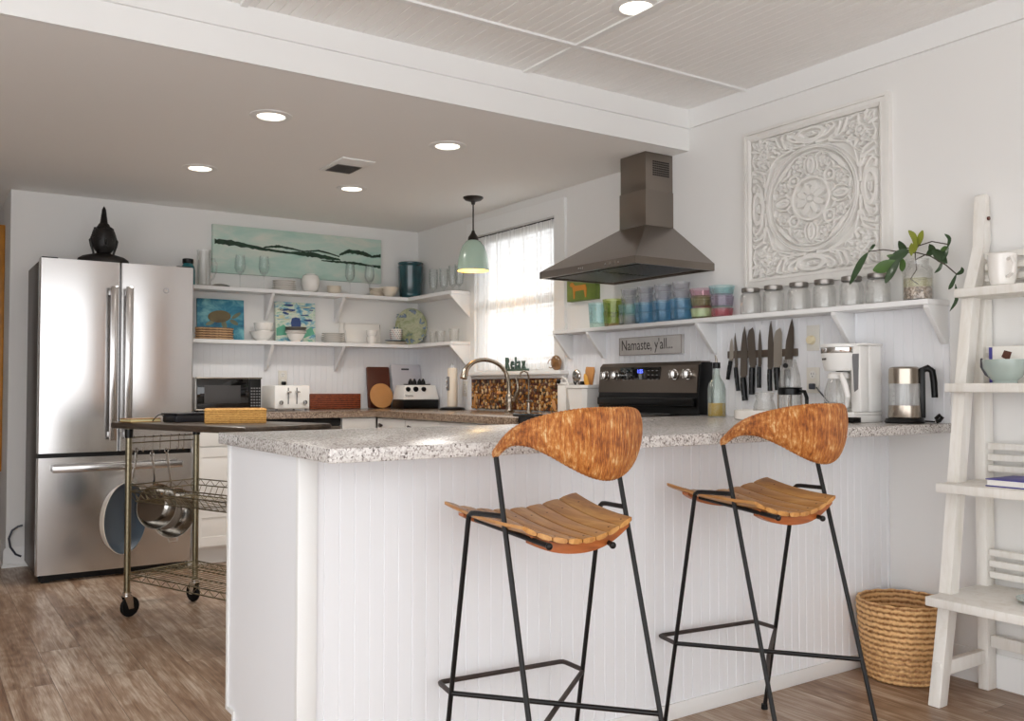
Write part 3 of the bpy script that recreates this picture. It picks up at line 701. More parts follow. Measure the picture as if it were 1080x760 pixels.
# ================================================================ THINGS ON THE BACK SHELVES
US, LS, RS = 1.696, 1.354, 1.366
def wine_glass(x, y, z, h, label):
    mb = MB(); r = .036
    prof = [(0, 0), (.030, 0), (.031, .002), (.006, .005), (.0035, .012), (.0035, h*.38), (.008, h*.42), (.026, h*.50), (r, h*.62), (r*.98, h*.75), (r*.82, h), (r*.82-.0015, h), (r*.96, h*.75), (r-.002, h*.62), (.024, h*.51), (0, h*.45)]
    mb.lathe(prof, (x, y, z), 28)
    return single('wine_glass', mb, 'clear_glass', label, 'wine glass')
wine_glass(-1.365, -.085, US, .222, 'clear wine glass on the upper shelf, leftmost, nearest the glass pitcher')
wine_glass(-1.205, -.085, US, .228, 'clear wine glass on the upper shelf just left of the flat plate stack')
wine_glass(-.585, -.085, US, .222, 'clear wine glass on the upper shelf just right of the small rimmed bowls')
wine_glass(-.435, -.085, US, .222, 'clear wine glass on the upper shelf, just left of the cream bowl')
gj = thing('mason_jar', 'teal green glass jar with dark lid on the upper shelf beside the fridge', 'jar', (-1.70, -.085, US))
mb = MB(); mb.lathe([(0, 0), (.040, 0), (.044, .006), (.044, .10), (.040, .12), (.030, .135), (.030, .15), (0, .15)], n=28); part('glass_body', mb, 'teal_glass', gj)
mb = MB(); mb.lathe([(.033, .140), (.034, .142), (.034, .168), (.030, .171), (0, .171)], n=28); part('lid', mb, 'plastic_black', gj)
gp = thing('glass_pitcher', 'tall clear glass pitcher with a side handle at the left end of the upper shelf', 'pitcher', (-1.60, -.085, US))
mb = MB(); mb.lathe([(0, 0), (.042, 0), (.044, .01), (.043, .22), (.045, .236), (.042, .236), (.040, .22), (.041, .012), (0, .008)], n=28); part('vessel', mb, 'jar_glass', gp)
mb = MB(); mb.tube([(.042, 0, .18), (.065, 0, .185), (.082, 0, .15), (.078, 0, .10), (.06, 0, .055), (.043, 0, .04)], .006, 8); part('handle', mb, 'jar_glass', gp)
def plate_stack(x, y, z, r, n, dz, m, label, nm='plate', grp=None, cat='plate'):
    for i in range(n):
        mb = MB(); mb.lathe([(0, 0), (r*.55, 0), (r*.62, .003), (r, dz*.9), (r, dz*.9+.003), (r*.60, .0055), (0, .004)], (x, y, z+i*dz), 36)
        single(nm, mb, m, label, cat, grp)
def bowl(x, y, z, r, h, m, label, foot=.45, grp=None, nm='bowl', curve=.6, cat='bowl'):
    mb = MB(); prof = [(0, .001), (r*foot, 0), (r*foot, .006)]; k = 8
    for i in range(k+1):
        u = i/k; prof.append((r*foot+(r-r*foot)*u**curve, .006+(h-.006)*u))
    prof.append((r-.0045, h)); 
    for i in range(k, -1, -1):
        u = i/k; prof.append((max(.001, r*foot+(r-r*foot)*u**curve-.005), .010+(h-.010)*u))
    prof.append((0, .010)); mb.lathe(prof, (x, y, z), 32); return single(nm, mb, m, label, cat, grp)
mb = MB(); mb.surf(lambda u, v: (-1.555+.115*u, -.13+.08*v, US+.003+.022*math.sin(PI*u)**.6*(.7+.3*math.sin(3*v))), 14, 6)
mb.surf(lambda u, v: (-1.555+.115*u, -.13+.08*v, US+.0005+.015*math.sin(PI*u)**.6*(.7+.3*math.sin(3*v))), 14, 6); single('folded_cloth', mb, 'ceramic_white', 'small folded white cloth at the foot of the glass pitcher', 'cloth')
plate_stack(-1.065, -.085, US, .077, 5, .014, 'ceramic_white', 'white plate in the flat stack between the stemmed glasses and the two round bowls', grp='flat stack of white plates on the upper shelf')
bowl(-.878, -.085, US, .062, .062, 'ceramic_white', 'round white bowl under its twin on the upper shelf', .5, curve=.35)
mb = MB(); mb.lathe([(0, .062), (.058, .0), (.062, .012), (.062, .03), (.052, .055), (.034, .064), (.034, .068), (0, .068)], (-.878, -.085, US+.0625), 32); single('bowl', mb, 'ceramic_white', 'round white bowl stacked on top of its twin on the upper shelf', 'bowl')
for i in range(3): bowl(-.705, -.085, US+i*.015, .052, .026, 'ceramic_cream', 'small cream rimmed bowl in the low stack at the middle of the upper shelf', .6, grp='small rimmed bowls on the upper shelf')
plate_stack(-.395, -.11, US, .05, 4, .014, 'ceramic_cream', 'small cream saucer in the stack left of the cream bowl on the upper shelf', nm='saucer', grp='saucers on the upper shelf', cat='saucer')
bowl(-.285, -.095, US, .072, .072, 'ceramic_cream', 'cream bowl on the upper shelf left of the teal crock')
ck = MB(); ck.lathe([(0, 0), (.072, 0), (.078, .01), (.088, .12), (.092, .22), (.094, .235), (.088, .242), (.092, .25), (.093, .262), (.086, .266), (.082, .255), (.080, .02), (0, .015)], (-.112, -.098, US), 40)
ck = single('teal_crock', ck, 'teal_glaze', 'dark teal glazed crock in the corner of the upper shelf', 'crock')
def tumbler(x, y, z, r0, r1, h, m, label, grp=None, nm='drinking_glass', cat='glass'):
    mb = MB(); mb.lathe([(0, 0), (r0, 0), (r0+.001, .003), (r1, h), (r1-.002, h), (r0-.001, .010), (0, .009)], (x, y, z), 28); return single(nm, mb, m, label, cat, grp)
for y, h, l in ((-.405, .185, 'tall clear glass beside the teal crock'), (-.555, .175, 'tall clear glass on the upper shelf wing, second from the teal crock'), (-.680, .18, 'tall clear glass on the upper shelf wing, third from the teal crock'), (-.765, .18, 'tall clear glass at the window end of the upper shelf wing')):
    mb = MB(); mb.lathe([(0, 0), (.027, 0), (.028, .003), (.006, .010), (.006, .03), (.026, .05), (.033, .10), (.031, h), (.0295, h), (.031, .10), (.024, .053), (0, .045)], (-.09, y, US), 26); single('stemmed_glass', mb, 'clear_glass', l, 'glass')
# lower shelf
def leaning(nm, lab, cat, x, w, h, zb, build, yb=-.075, lean=.10, th=.018):
    t = thing(nm, lab, cat, (x, yb, zb)); t.rotation_euler = (-lean, 0, 0); build(t, w, h, th); return t
def turtle(t, w, h, th):
    mb = MB(); mb.box(-w/2, w/2, -th, 0, 0, h, .002); part('canvas', mb, 'canvas_sea', t)
    def ell(cx, cz, a, b, rot=0, n=22): return [(cx+a*math.cos(q)*math.cos(rot)-b*math.sin(q)*math.sin(rot), -th-.0002, cz+a*math.cos(q)*math.sin(rot)+b*math.sin(q)*math.cos(rot)) for q in [2*PI*i/n for i in range(n)]]
    mb = MB(); mb.flatpoly(ell(-.01, .155, .075, .040, .08), (0, -1, 0), .003); part('painted_shell', mb, 'turtle_shell', t)
    for a in ((.085, .12, .030, .014, -.5), (.02, .105, .016, .035, .3), (.10, .165, .035, .012, .6), (-.07, .11, .03, .012, .4)): mb = MB(); mb.flatpoly(ell(*a), (0, -1, 0), .002); part('painted_flipper', mb, 'turtle_skin', t)
leaning('turtle_painting', 'blue sea turtle painting leaning on the lower shelf beside the fridge', 'painting', -1.475, .305, .270, LS, turtle, yb=-.030, lean=.06)
def abstract(t, w, h, th):
    mb = MB(); mb.box(-w/2, w/2, -th, 0, 0, h, .002); part('canvas', mb, 'canvas_abstract', t)
    rnd = random.Random(4); mb = MB(); mc = MB(); mg = MB()
    for i in range(16):
        cx, cz = rnd.uniform(-w*.42, w*.42), rnd.uniform(h*.52, h*.97); a, b = rnd.uniform(.015, .045), rnd.uniform(.004, .010); (mb if i % 2 else mc).flatpoly([(cx+a*math.cos(q)*rnd.uniform(.8, 1.1), -th-.0002, cz+b*math.sin(q)*rnd.uniform(.7, 1.2)) for q in [2*PI*k/10 for k in range(10)]], (0, -1, 0), .002)
    mb.flatpoly([(x, -th-.0002, z) for x, z in ((-.03, .10), (-.034, .135), (-.026, .165), (.0, .172), (.03, .166), (.038, .13), (.034, .10), (.02, .088), (-.01, .09))], (0, -1, 0), .003)
    mg.flatpoly([(x, -th-.0001, z) for x, z in ((-w*.48, .09), (-w*.3, .12), (-.05, .085), (.05, .07), (w*.4, .11), (w*.48, .06), (w*.2, .03), (-w*.2, .05), (-w*.48, .04))], (0, -1, 0), .0010)
    part('blue_strokes', mb, 'paint_navy', t); part('cream_strokes', mc, 'paint_cream', t); part('green_strokes', mg, 'paint_mint', t)
leaning('abstract_painting', 'square blue and green abstract painting leaning on the middle of the lower shelf', 'painting', -.965, .285, .275, LS, abstract, yb=-.028, lean=.06)
for i in range(5):
    mb = MB(); r = .125-.003*(i % 2); mb.lathe([(0, 0), (r-.006, 0), (r, .006), (r-.004, .0145), (0, .0145)], (-1.535, -.107, LS+.0005+i*.0155), 36, sy=.38)
    single('rattan_tray', mb, 'rattan_brown', 'brown oval woven tray in the stack in front of the turtle painting', 'tray', 'woven trays beside the fridge')
bowl(-1.215, -.085, LS, .080, .062, 'ceramic_white', 'wide white bowl at the bottom of the pair left of the abstract painting', .5)
bowl(-1.205, -.085, LS+.0635, .064, .058, 'ceramic_white', 'smaller white bowl on top of the pair left of the abstract painting', .8, curve=.5)
bowl(-.988, -.105, LS, .062, .055, 'ceramic_white', 'white footed bowl under the grey rimmed plates', .5)
for i in range(5):
    mb = MB(); mb.lathe([(0, 0), (.06, 0), (.072, .005), (.072, .008), (0, .006)], (-.988, -.105, LS+.0565+i*.0088), 32); single('small_plate', mb, 'ceramic_white' if i < 2 else 'ceramic_grey', ('white' if i < 2 else 'grey')+' small plate in the stack on the bowl before the abstract painting', 'plate', ('white' if i < 2 else 'grey')+' small plates on the footed bowl')
plate_stack(-.71, -.085, LS, .078, 5, .0135, 'ceramic_white', 'white side plate in the stack between the abstract painting and the square platters', grp='white plates at the middle of the lower shelf')
for i, (x, ln) in enumerate(((-.495, .16), (-.462, .22))):
    t = thing('square_platter', ('rear' if i == 0 else 'front')+' white square platter leaning behind the white bowls on the lower shelf', 'platter', (x, -.022-i*.024, LS)); t.rotation_euler = (-ln, 0, 0)
    mb = MB(); mb.prism([(-.14, .01), (-.13, 0), (.13, 0), (.14, .01), (.145, .145), (.135, .155), (-.135, .155), (-.145, .145)], 1, -.012, -.004, .002); part('platter_body', mb, 'ceramic_white', t)
    mb = MB(); mb.tube([(-.132, -.013, .01), (.132, -.013, .01), (.137, -.013, .147), (-.137, -.013, .147)], .003, 6, closed=True); part('rim', mb, 'ceramic_white', t)
bowl(-.432, -.118, LS, .038, .048, 'ceramic_white', 'small white cup bowl under its twin before the square platters', .7, nm='cup_bowl', curve=.35)
bowl(-.432, -.118, LS+.049, .040, .048, 'ceramic_white', 'small white cup bowl on top of its twin before the square platters', .7, nm='cup_bowl', curve=.35)
for i in range(3):
    mb = MB(); mb.lathe([(0, 0), (.045, 0), (.085, .007), (.085, .010), (.046, .004), (0, .004)], (-.235, -.108, LS+i*.0105), 36, sy=.62); single('rimmed_plate', mb, 'ceramic_cream' if i < 2 else 'blue_glaze', 'oval plate in the low stack under the patterned cup' if i < 2 else 'blue rimmed oval plate on which the patterned cup stands', 'plate', 'cream oval plates under the cup' if i < 2 else None)
cp = thing('patterned_cup', 'small white cup with rows of navy and red dashes standing on the oval plates', 'cup', (-.232, -.108, LS+.0315))
mb = MB(); mb.lathe([(0, 0), (.032, 0), (.038, .01), (.043, .075), (.041, .082), (.038, .082), (.036, .01), (0, .006)], n=28); part('cup_body', mb, 'ceramic_white', cp)
for mm, ph in (('mug_navy', 0), ('mug_red', 1)):
    mb = MB()
    for r_ in range(5):
        for k in range(14):
            if (k+r_) % 3 == ph or (ph == 0 and (k+r_) % 3 == 2):
                a = 2*PI*k/14+r_*.22; z = .016+r_*.0135; rr = .0385+z*.06+.0006; c, s = math.cos(a), math.sin(a); mb.ball((rr*c, rr*s, z), .005, .005, .0028, 6)
    part('painted_dashes', mb, mm, cp)
pl = thing('painted_platter', 'round hand painted green and blue platter leaning in the corner of the lower shelf', 'platter', (-.095, -.075, LS+.002)); pl.rotation_euler = (0, 0, -.45)
mb = MB(); R_ = .135; T_ = Matrix.Rotation(-.14, 4, 'X')
mb.lathe([(0, -.004), (R_*.6, -.004), (R_*.95, -.016), (R_, -.020), (R_*.97, -.012), (R_*.6, .004), (0, .004)], (0, -.02, R_), 44, 1, .86, 1.0); 
part('dish', mb, 'platter_glaze', pl)
mb = MB(); rnd = random.Random(3)
for i in range(12):
    a = 2*PI*i/12+rnd.uniform(-.2, .2); rr = R_*rnd.uniform(.55, .85); cx, cz = rr*.86*math.cos(a), R_+rr*math.sin(a)
    for k in range(3): b = a+rnd.uniform(-1, 1); mb.leaf([(cx, -.034, cz), (cx+.02*math.cos(b), -.036, cz+.02*math.sin(b)), (cx+.04*math.cos(b+.4), -.034, cz+.04*math.sin(b+.4))], .012, Vector((0, -1, 0)))
part('painted_leaves', mb, 'blue_glaze', pl)
for y, r, h, l in ((-.40, .024, .085, 'small clear glass on the lower shelf wing beside the painted platter'), (-.51, .034, .085, 'small clear glass at the middle of the lower shelf wing'), (-.70, .036, .09, 'small clear glass at the window end of the lower shelf wing')):
    tumbler(-.09, y, LS, r*.8, r, h, 'jar_glass', l)
# long painting on the back wall
lp = thing('seascape_painting', 'long mint green painting with dark tree lines on the back wall', 'painting', (-.925, 0, 1.80))
mb = MB(lp); mb.box(-1.531, -.318, -.034, -.0005, 1.800, 2.118, .002); part('canvas', mb, 'canvas_mint', lp)
def stroke(mb, pts, w, rnd, y=-.0345):
    w *= 1.25
    P = [];Q = []; n = 60
    for i in range(n+1):
        u = i/n*(len(pts)-1); k = min(int(u), len(pts)-2); f = u-k; x = pts[k][0]+(pts[k+1][0]-pts[k][0])*f; z = pts[k][1]+(pts[k+1][1]-pts[k][1])*f; ww = w*(pts[k][2]+(pts[k+1][2]-pts[k][2])*f)
        P.append((x, y, z+ww*rnd.uniform(.6, 1.1))); Q.append((x, y, z-ww*rnd.uniform(.6, 1.1)))
    for i in range(n): mb.flatpoly([P[i], P[i+1], Q[i+1], Q[i]], (0, -1, 0), .0022)
def LPt(px, pz, w): return (-1.531+px*1.213, 1.80+pz*.318, w)
mb = MB(lp); rnd = random.Random(2)
stroke(mb, [LPt(.01, .64, 1.1), LPt(.12, .63, 1.3), LPt(.28, .56, .6), LPt(.42, .53, .5), LPt(.55, .53, 1.2), LPt(.68, .49, .9), LPt(.735, .47, .4)], .013, rnd)
stroke(mb, [LPt(.28, .60, .4), LPt(.36, .65, .8), LPt(.45, .62, .5), LPt(.52, .58, .4)], .011, rnd)
stroke(mb, [LPt(.50, .58, .4), LPt(.60, .63, .6), LPt(.66, .60, .5), LPt(.73, .54, .4)], .010, rnd)
stroke(mb, [LPt(.73, .58, .5), LPt(.79, .68, 1.0), LPt(.88, .66, 1.1), LPt(.94, .60, .6), LPt(.995, .64, .9)], .013, rnd)
stroke(mb, [LPt(.62, .42, .3), LPt(.72, .42, .7), LPt(.84, .42, .9), LPt(.92, .39, .6), LPt(.995, .38, 1.0)], .010, rnd)
part('painted_tree_lines', mb, 'paint_forest', lp)
mb = MB(lp); stroke(mb, [LPt(.40, .565, .3), LPt(.50, .56, .6), LPt(.60, .575, .5)], .008, rnd, -.0343); stroke(mb, [LPt(.66, .545, .3), LPt(.74, .50, .5)], .008, rnd, -.0343); part('painted_light', mb, 'paint_pale', lp)

# ================================================================ BACK WORKTOP
mw = thing('microwave_oven', 'black and silver microwave oven on the back worktop beside the fridge', 'microwave', (-1.53, -.25, KT))
mb = MB(mw); mb.box(-1.735, -1.330, -.42, -.09, KT+.012, KT+.215, .004); part('body', mb, 'plastic_white', mw)
mb = MB(mw); mb.box(-1.728, -1.412, -.440, -.4202, KT+.022, KT+.205, .003); dm = part('door', mb, 'black_glass', mw)
mb = MB(mw); mb.box(-1.685, -1.465, -.4412, -.4402, KT+.055, KT+.165); part('window', mb, 'smoked_glass', dm)
mb = MB(mw); mb.box(-1.735, -1.330, -.4385, -.4202, KT+.2055, KT+.214, .002); mb.box(-1.735, -1.330, -.4385, -.4202, KT+.012, KT+.0215, .002); part('trim_bars', mb, 'nickel', mw)
mb = MB(mw); mb.box(-1.408, -1.336, -.440, -.4202, KT+.022, KT+.205, .003); cpn = part('control_panel', mb, 'plastic_black', mw)
mb = MB(mw)
for i in range(4):
    for j in range(7): mb.box(-1.401+i*.0165, -1.390+i*.0165, -.4415, -.4402, KT+.035+j*.018, KT+.043+j*.018)
part('buttons', mb, 'grey_plastic', cpn)
mb = MB(mw)
for x in (-1.72, -1.36):
    for y in (-.40, -.12): mb.cyl((x, y, KT+.0002), (x, y, KT+.0125), .012, n=12)
part('feet', mb, 'rubber', mw)
to = thing('toaster', 'white four slice toaster on the back worktop right of the microwave', 'toaster', (-1.115, -.27, KT))
mb = MB(to); mb.box(-1.235, -1.0, -.40, -.14, KT+.014, KT+.165, .010); part('body', mb, 'plastic_white', to)
mb = MB(to)
for x in (-1.145, -1.088): mb.box(x-.004, x+.004, -.4015, -.4002, KT+.045, KT+.150)
for x in (-1.19, -1.155, -1.08, -1.045): mb.box(x-.012, x+.012, -.36, -.18, KT+.1645, KT+.1655)
part('slots', mb, 'grey_plastic', to)
for x in (-1.145, -1.088): mb = MB(to); mb.box(x-.014, x+.014, -.425, -.4016, KT+.118, KT+.128, .003); part('lever', mb, 'chrome', to)
for x in (-1.195, -1.035): mb = MB(to); mb.cyl((x, -.4001, KT+.055), (x, -.415, KT+.055), .014, n=20); mb.box(x-.003, x+.003, -.420, -.4151, KT+.044, KT+.066); part('knob', mb, 'chrome', to)
for x in (-1.215, -1.02): 
    mb = MB(to); mb.cyl((x, -.38, KT+.0002), (x, -.38, KT+.016), .007, n=10); mb.cyl((x, -.16, KT+.0002), (x, -.16, KT+.016), .007, n=10); part('foot', mb, 'grey_plastic', to)
mb = MB(); mb.box(-.86, -.478, -.045, -.022, KT+.0003, KT+.107, .006); single('woven_basket_tray', mb, 'wicker_red', 'long red brown woven tray standing behind the toaster', 'tray')
def board(nm, lab, pts, m, x, y, ln, th=.012, hole=None):
    t = thing(nm, lab, 'cutting board', (x, y, KT+.0006)); t.rotation_euler = (-ln, 0, 0)
    mb = MB(); mb.prism(pts, 1, -th, 0, .002); part('board', mb, m, t)
    if hole: mb = MB(); mb.prism(hole, 1, -th-.0008, -th+.0005); part('hand_slot', mb, 'dark_stripe', t)
    return t
def rrect(x0, x1, z0, z1, r, sk=0, n=4):
    P = []
    for cx, cz, a0 in ((x1-r, z0+r, -PI/2), (x1-r, z1-r, 0), (x0+r, z1-r, PI/2), (x0+r, z0+r, PI)):
        for i in range(n+1): a = a0+i*PI/2/n; z = cz+r*math.sin(a); P.append((cx+r*math.cos(a)+sk*(z-z0), z))
    return P
board('cutting_board', 'dark red brown cutting board leaning on the back wall', rrect(-.085, .095, .002, .300, .012), 'cutting_dark', -.355, -.075, .12)
board('cutting_board', 'light grey cutting board with a hand slot leaning in the corner', rrect(-.115, .125, .004, .320, .006, -.06), 'cutting_grey', -.125, -.105, .14, .010, rrect(-.050, .014, .278, .291, .006))
t = thing('round_board', 'round light wood board leaning against the dark cutting board', 'cutting board', (-.352, -.128, KT+.0015)); t.rotation_euler = (-.2, 0, 0)
mb = MB(); mb.lathe([(0, -.010), (.088, -.010), (.091, -.006), (.088, 0), (0, 0)], (0, 0, .091), 44, 1); part('disc', mb, 'cutting_light', t)
bd = thing('blender_base', 'white and black blender motor base with three dials before the grey board', 'blender', (-.165, -.29, KT), 0)
mb = MB(); mb.hexa([(-.142, -.085, .001), (.135, -.085, .001), (.135, .085, .001), (-.142, .085, .001), (-.142, -.088, .065), (.135, -.088, .065), (.135, .088, .065), (-.142, .088, .065)], .004); part('base', mb, 'plastic_black', bd)
mb = MB(); mb.hexa([(-.143, -.092, .0655), (.138, -.092, .0655), (.138, .09, .0655), (-.143, .09, .0655), (-.126, -.070, .168), (.122, -.070, .168), (.122, .07, .168), (-.126, .07, .168)], .006); hs = part('housing', mb, 'plastic_white', bd)
for x, w_ in ((-.105, .016), (-.045, .018), (.018, .016)):
    mb = MB(); y = -.0785; mb.cyl((x, y+.004, .140), (x, y-.010, .138), w_, n=20); mb.box(x-.003, x+.003, y-.016, y-.009, .128, .150); part('dial', mb, 'plastic_black', bd)
mb = MB(); text_mb(mb, 'Vitamix', (-.132, -.0915, .088), (1, 0, 0), (0, .2, 1), .020, (0, -1, .2), .0012); part('lettering', mb, 'letter_ink', bd)
mb = MB(); mb.box(-.075, .09, -.05, .05, .1685, .176, .002)
for i, x in enumerate((-.045, -.008, .028, .062)): mb.lathe([(.017, .176), (.016, .190), (.006, .212), (0, .215)], (x, .01*(i % 2), 0), 10)
part('jar_seat', mb, 'plastic_black', bd)
co_ = thing('electric_opener', 'tall white cylindrical electric opener on a black charging base', 'can opener', (-.13, -.745, KT))
mb = MB(); mb.lathe([(0, .0002), (.085, .0002), (.088, .006), (.080, .016), (.045, .022), (0, .022)], n=36); part('charging_base', mb, 'plastic_black', co_)
mb = MB(); mb.lathe([(.034, .0225), (.036, .03), (.0335, .27), (.030, .282), (0, .284)], n=32); part('body', mb, 'ceramic_cream', co_)
mb = MB(); mb.box(-.0445, -.030, -.018, .008, .13, .225, .006); part('switch_plate', mb, 'grey_plastic', co_)
mb = MB(); mb.box(-.0475, -.0446, -.012, .003, .185, .215, .003); mb.box(-.0475, -.0446, -.012, .003, .145, .175, .003); part('switch', mb, 'chrome', co_)
mb = MB(); mb.tube([(0, -.013, .283), (0, -.013, .30), (0, 0, .312), (0, .013, .30), (0, .013, .283)], .002, 6); part('hanging_loop', mb, 'chrome', co_)
def outlet(lab, loc, axis, kind='outlet', w=.062, h=.105):
    t = thing('wall_outlet' if kind == 'outlet' else 'dimmer_switch', lab, 'outlet' if kind == 'outlet' else 'switch', loc); mb = MB()
    def B(mb, u0, u1, d0, d1, z0, z1, b=0):
        if axis == 0: mb.box(-d1, -d0, u0, u1, z0, z1, b)
        else: mb.box(u0, u1, -d1, -d0, z0, z1, b)
    B(mb, -w/2, w/2, 0, .005, 0, h, .0015); part('plate', mb, 'outlet_ivory', t)
    if kind == 'outlet':
        for z in (h*.28, h*.72):
            mb = MB()
            if axis == 0: mb.lathe([(0, -.0075), (.0155, -.0075), (.0165, -.005)], (0, 0, z), 20, 0)
            else: mb.lathe([(0, -.0075), (.0155, -.0075), (.0165, -.005)], (0, 0, z), 20, 1)
            s = part('socket', mb, 'plastic_white', t); mb = MB(); B(mb, -.0065, -.0045, .0072, .0079, z-.001, z+.008); B(mb, .0045, .0065, .0072, .0079, z-.001, z+.008); B(mb, -.002, .002, .0072, .0079, z-.010, z-.006); part('slots', mb, 'dark_stripe', s)
    else:
        mb = MB(); mb.lathe([(0, -.022), (.016, -.022), (.018, -.018), (.020, -.005)], (0, .006, h*.42), 28, 0); part('dial', mb, 'knob_ivory', t)
    return t
outlet('ivory wall outlet above the toaster with a plug in it', (-1.045, -.0085, 1.055), 1)
mb = MB(); mb.box(-1.058, -1.030, -.045, -.0175, 1.062, 1.085, .005); mb.tube([(-1.044, -.045, 1.065), (-1.046, -.06, 1.04), (-1.05, -.07, 1.0), (-1.06, -.09, .95), (-1.06, -.13, .915)], .003, 6); single('toaster_plug', mb, 'plastic_black', 'small black plug in the outlet above the toaster', 'plug')
outlet('ivory outlet on the beadboard left of the pebble panel', (-.0085, -.715, .985), 0)
# window ledge things
pp = thing('pebble_panel', 'amber brown pebble mosaic panel under the window behind the faucet', 'panel', (-.02, -1.3, .90))
mb = MB(pp); mb.box(-.012, -.0005, -1.80, -.80, .905, 1.099, .001); part('backing', mb, 'cutting_dark', pp)
rnd = random.Random(11)
for mm, k_ in (('pebble_amber', 0), ('pebble_cream', 1), ('pebble_brown', 2), ('pebble_dark', 3)):
    mb = MB(pp)
    for i in range(42):
        for j in range(10):
            if rnd.random() < (.44, .24, .36, .16)[k_]:
                y = -1.785+i*.0235+rnd.uniform(-.006, .006); z = .917+j*.0185+rnd.uniform(-.004, .004); mb.ball((-.014, y, z), .008, rnd.uniform(.008, .013), rnd.uniform(.010, .016), 8)
    part('pebbles', mb, mm, pp)['kind'] = 'stuff'
mb = MB(pp); mb.ball((-.018, -.855, .955), .008, .016, .045, 14, Matrix.Rotation(.3, 3, 'X')); mb.ball((-.018, -1.745, .94), .008, .018, .04, 14, Matrix.Rotation(-.4, 3, 'X')); mb.ball((-.018, -1.15, 1.01), .007, .03, .011, 12); part('shells', mb, 'cutting_light', pp)
rl = thing('relax_sign', 'green cut out wooden word sign reading Relax on the window sill', 'sign', (-.045, -1.38, 1.1455))
mb = MB(rl); mb.box(-.065, -.025, -1.500, -1.250, 1.1455, 1.160, .003); part('base', mb, 'relax_green', rl)
for ch, y, s, sh in (('R', -1.262, .108, .0), ('e', -1.322, .108, .06), ('l', -1.372, .108, -.05), ('a', -1.396, .108, .05), ('x', -1.446, .108, -.05)):
    mb = MB(rl); text_mb(mb, ch, (-.037, y, 1.1595), (0, -1, 0), (0, 0, 1), s, (-1, 0, 0), .012, .70, .003, sh); part('letter', mb, 'relax_green', rl)
mb = MB(); mb.ball((-.045, -1.80, 1.188), .018, .048, .044, 20, Matrix.Rotation(.5, 3, 'X')); mb.tube([(-.064, -1.775+.03*math.cos(a), 1.183+.025*math.sin(a)) for a in [i*.6 for i in range(10)]], .003, 6); single('seashell', mb, 'shell_brown', 'brown striped seashell on the right end of the window sill', 'shell')
# faucets
fa = thing('kitchen_faucet', 'tall gooseneck nickel faucet at the sink under the window', 'faucet', (-.115, -1.415, KT))
mb = MB(); mb.lathe([(0, .0003), (.030, .0003), (.032, .006), (.022, .012), (.021, .03), (.027, .06), (.026, .095), (.015, .115), (0, .115)], n=28); part('base', mb, 'nickel', fa)
mb = MB(); pts = [(0, 0, .10), (0, .005, .18)]; 
for i in range(15): a = i/14*2.75; pts.append((-.155+.155*math.cos(a), .02+.02*math.sin(a), .205+.115*math.sin(a)))
pts.append((-.315, .02, .205)); mb.tube(pts, [.013]*(len(pts)-4)+[.015, .017, .020, .022], 14); part('spout', mb, 'nickel', fa)
mb = MB(); mb.tube([(.02, -.02, .07), (.025, -.045, .11), (.022, -.062, .15), (.02, -.056, .185), (.018, -.044, .215)], [.016, .014, .009, .007, .005], 12); part('lever', mb, 'nickel', fa)
ff = thing('filter_tap', 'thin nickel filtered water tap right of the gooseneck faucet', 'faucet', (-.10, -1.60, KT))
mb = MB(); mb.lathe([(0, .0003), (.019, .0003), (.016, .012), (.011, .03), (.011, .075), (0, .078)], n=20); mb.tube([(0, 0, .07), (0, 0, .215), (-.01, 0, .24), (-.035, 0, .25), (-.058, 0, .238), (-.064, 0, .215)], .0055, 10); part('spout', mb, 'nickel', ff)
mb = MB(); mb.box(-.012, .012, -.045, .012, .062, .078, .004); part('lever', mb, 'nickel', ff)
# utensil crocks
uc = thing('utensil_crock', 'white fluted square crock full of kitchen utensils beside the range', 'crock', (-.105, -2.134, KT)); uc.scale = (1, 1.38, 1)
def crk(w0, w1, h):
    mb = MB(); mb.hexa([(-w0, -w0, .0003), (w0, -w0, .0003), (w0, w0, .0003), (-w0, w0, .0003), (-w1, -w1, h), (w1, -w1, h), (w1, w1, h), (-w1, w1, h)], .008, 3)
    return mb
mb = MB(); ws = []
def ring(w, z): return [mb._v((w*math.copysign(min(1, abs(math.cos(a))*1.28), math.cos(a)), w*math.copysign(min(1, abs(math.sin(a))*1.28), math.sin(a)), z)) for a in [PI/8*k+PI/16 for k in range(16)]]
rg_ = [ring(.048, .0003), ring(.052, .004), ring(.064, .145), ring(.072, .150), ring(.073, .165), ring(.066, .166), ring(.056, .14), ring(.046, .01)]
mb._f(rg_[0][::-1]); mb._f(rg_[-1])
for A, B in zip(rg_, rg_[1:]):
    for k in range(16): mb._f([A[k], A[(k+1) % 16], B[(k+1) % 16], B[k]])
part('crock_body', mb, 'ceramic_white', uc)
def in_crock(nm, lab, build, m): mb = MB(); build(mb); o = single(nm, mb, m, lab, 'utensil'); o.location += Vector((-.105, -2.134, KT)); return o
in_crock('ladle', 'round steel ladle standing in the white utensil crock', lambda m: (m.tube([(0, .0, .012), (-.01, .02, .15), (-.02, .03, .20)], .004, 8), m.ball((-.03, .025, .215), .014, .036, .036, 18)), 'pan_steel')
in_crock('wooden_spatula', 'broad wooden spatula standing in the white utensil crock', lambda m: (m.tube([(.01, -.01, .012), (.012, -.035, .16)], .006, 8), m.prism([(-.025, .15), (-.010, .15), (-.002, .24), (-.01, .265), (-.075, .262), (-.080, .24), (-.058, .16)], 0, .008, .016, .002)), 'wood_utensil')
in_crock('yellow_spoon', 'yellow wooden spoon standing in the white utensil crock', lambda m: (m.tube([(-.02, -.01, .012), (-.025, -.035, .16)], .005, 8), m.ball((-.028, -.058, .185), .008, .018, .045, 14, Matrix.Rotation(-.35, 3, 'X'))), 'wood_yellow')
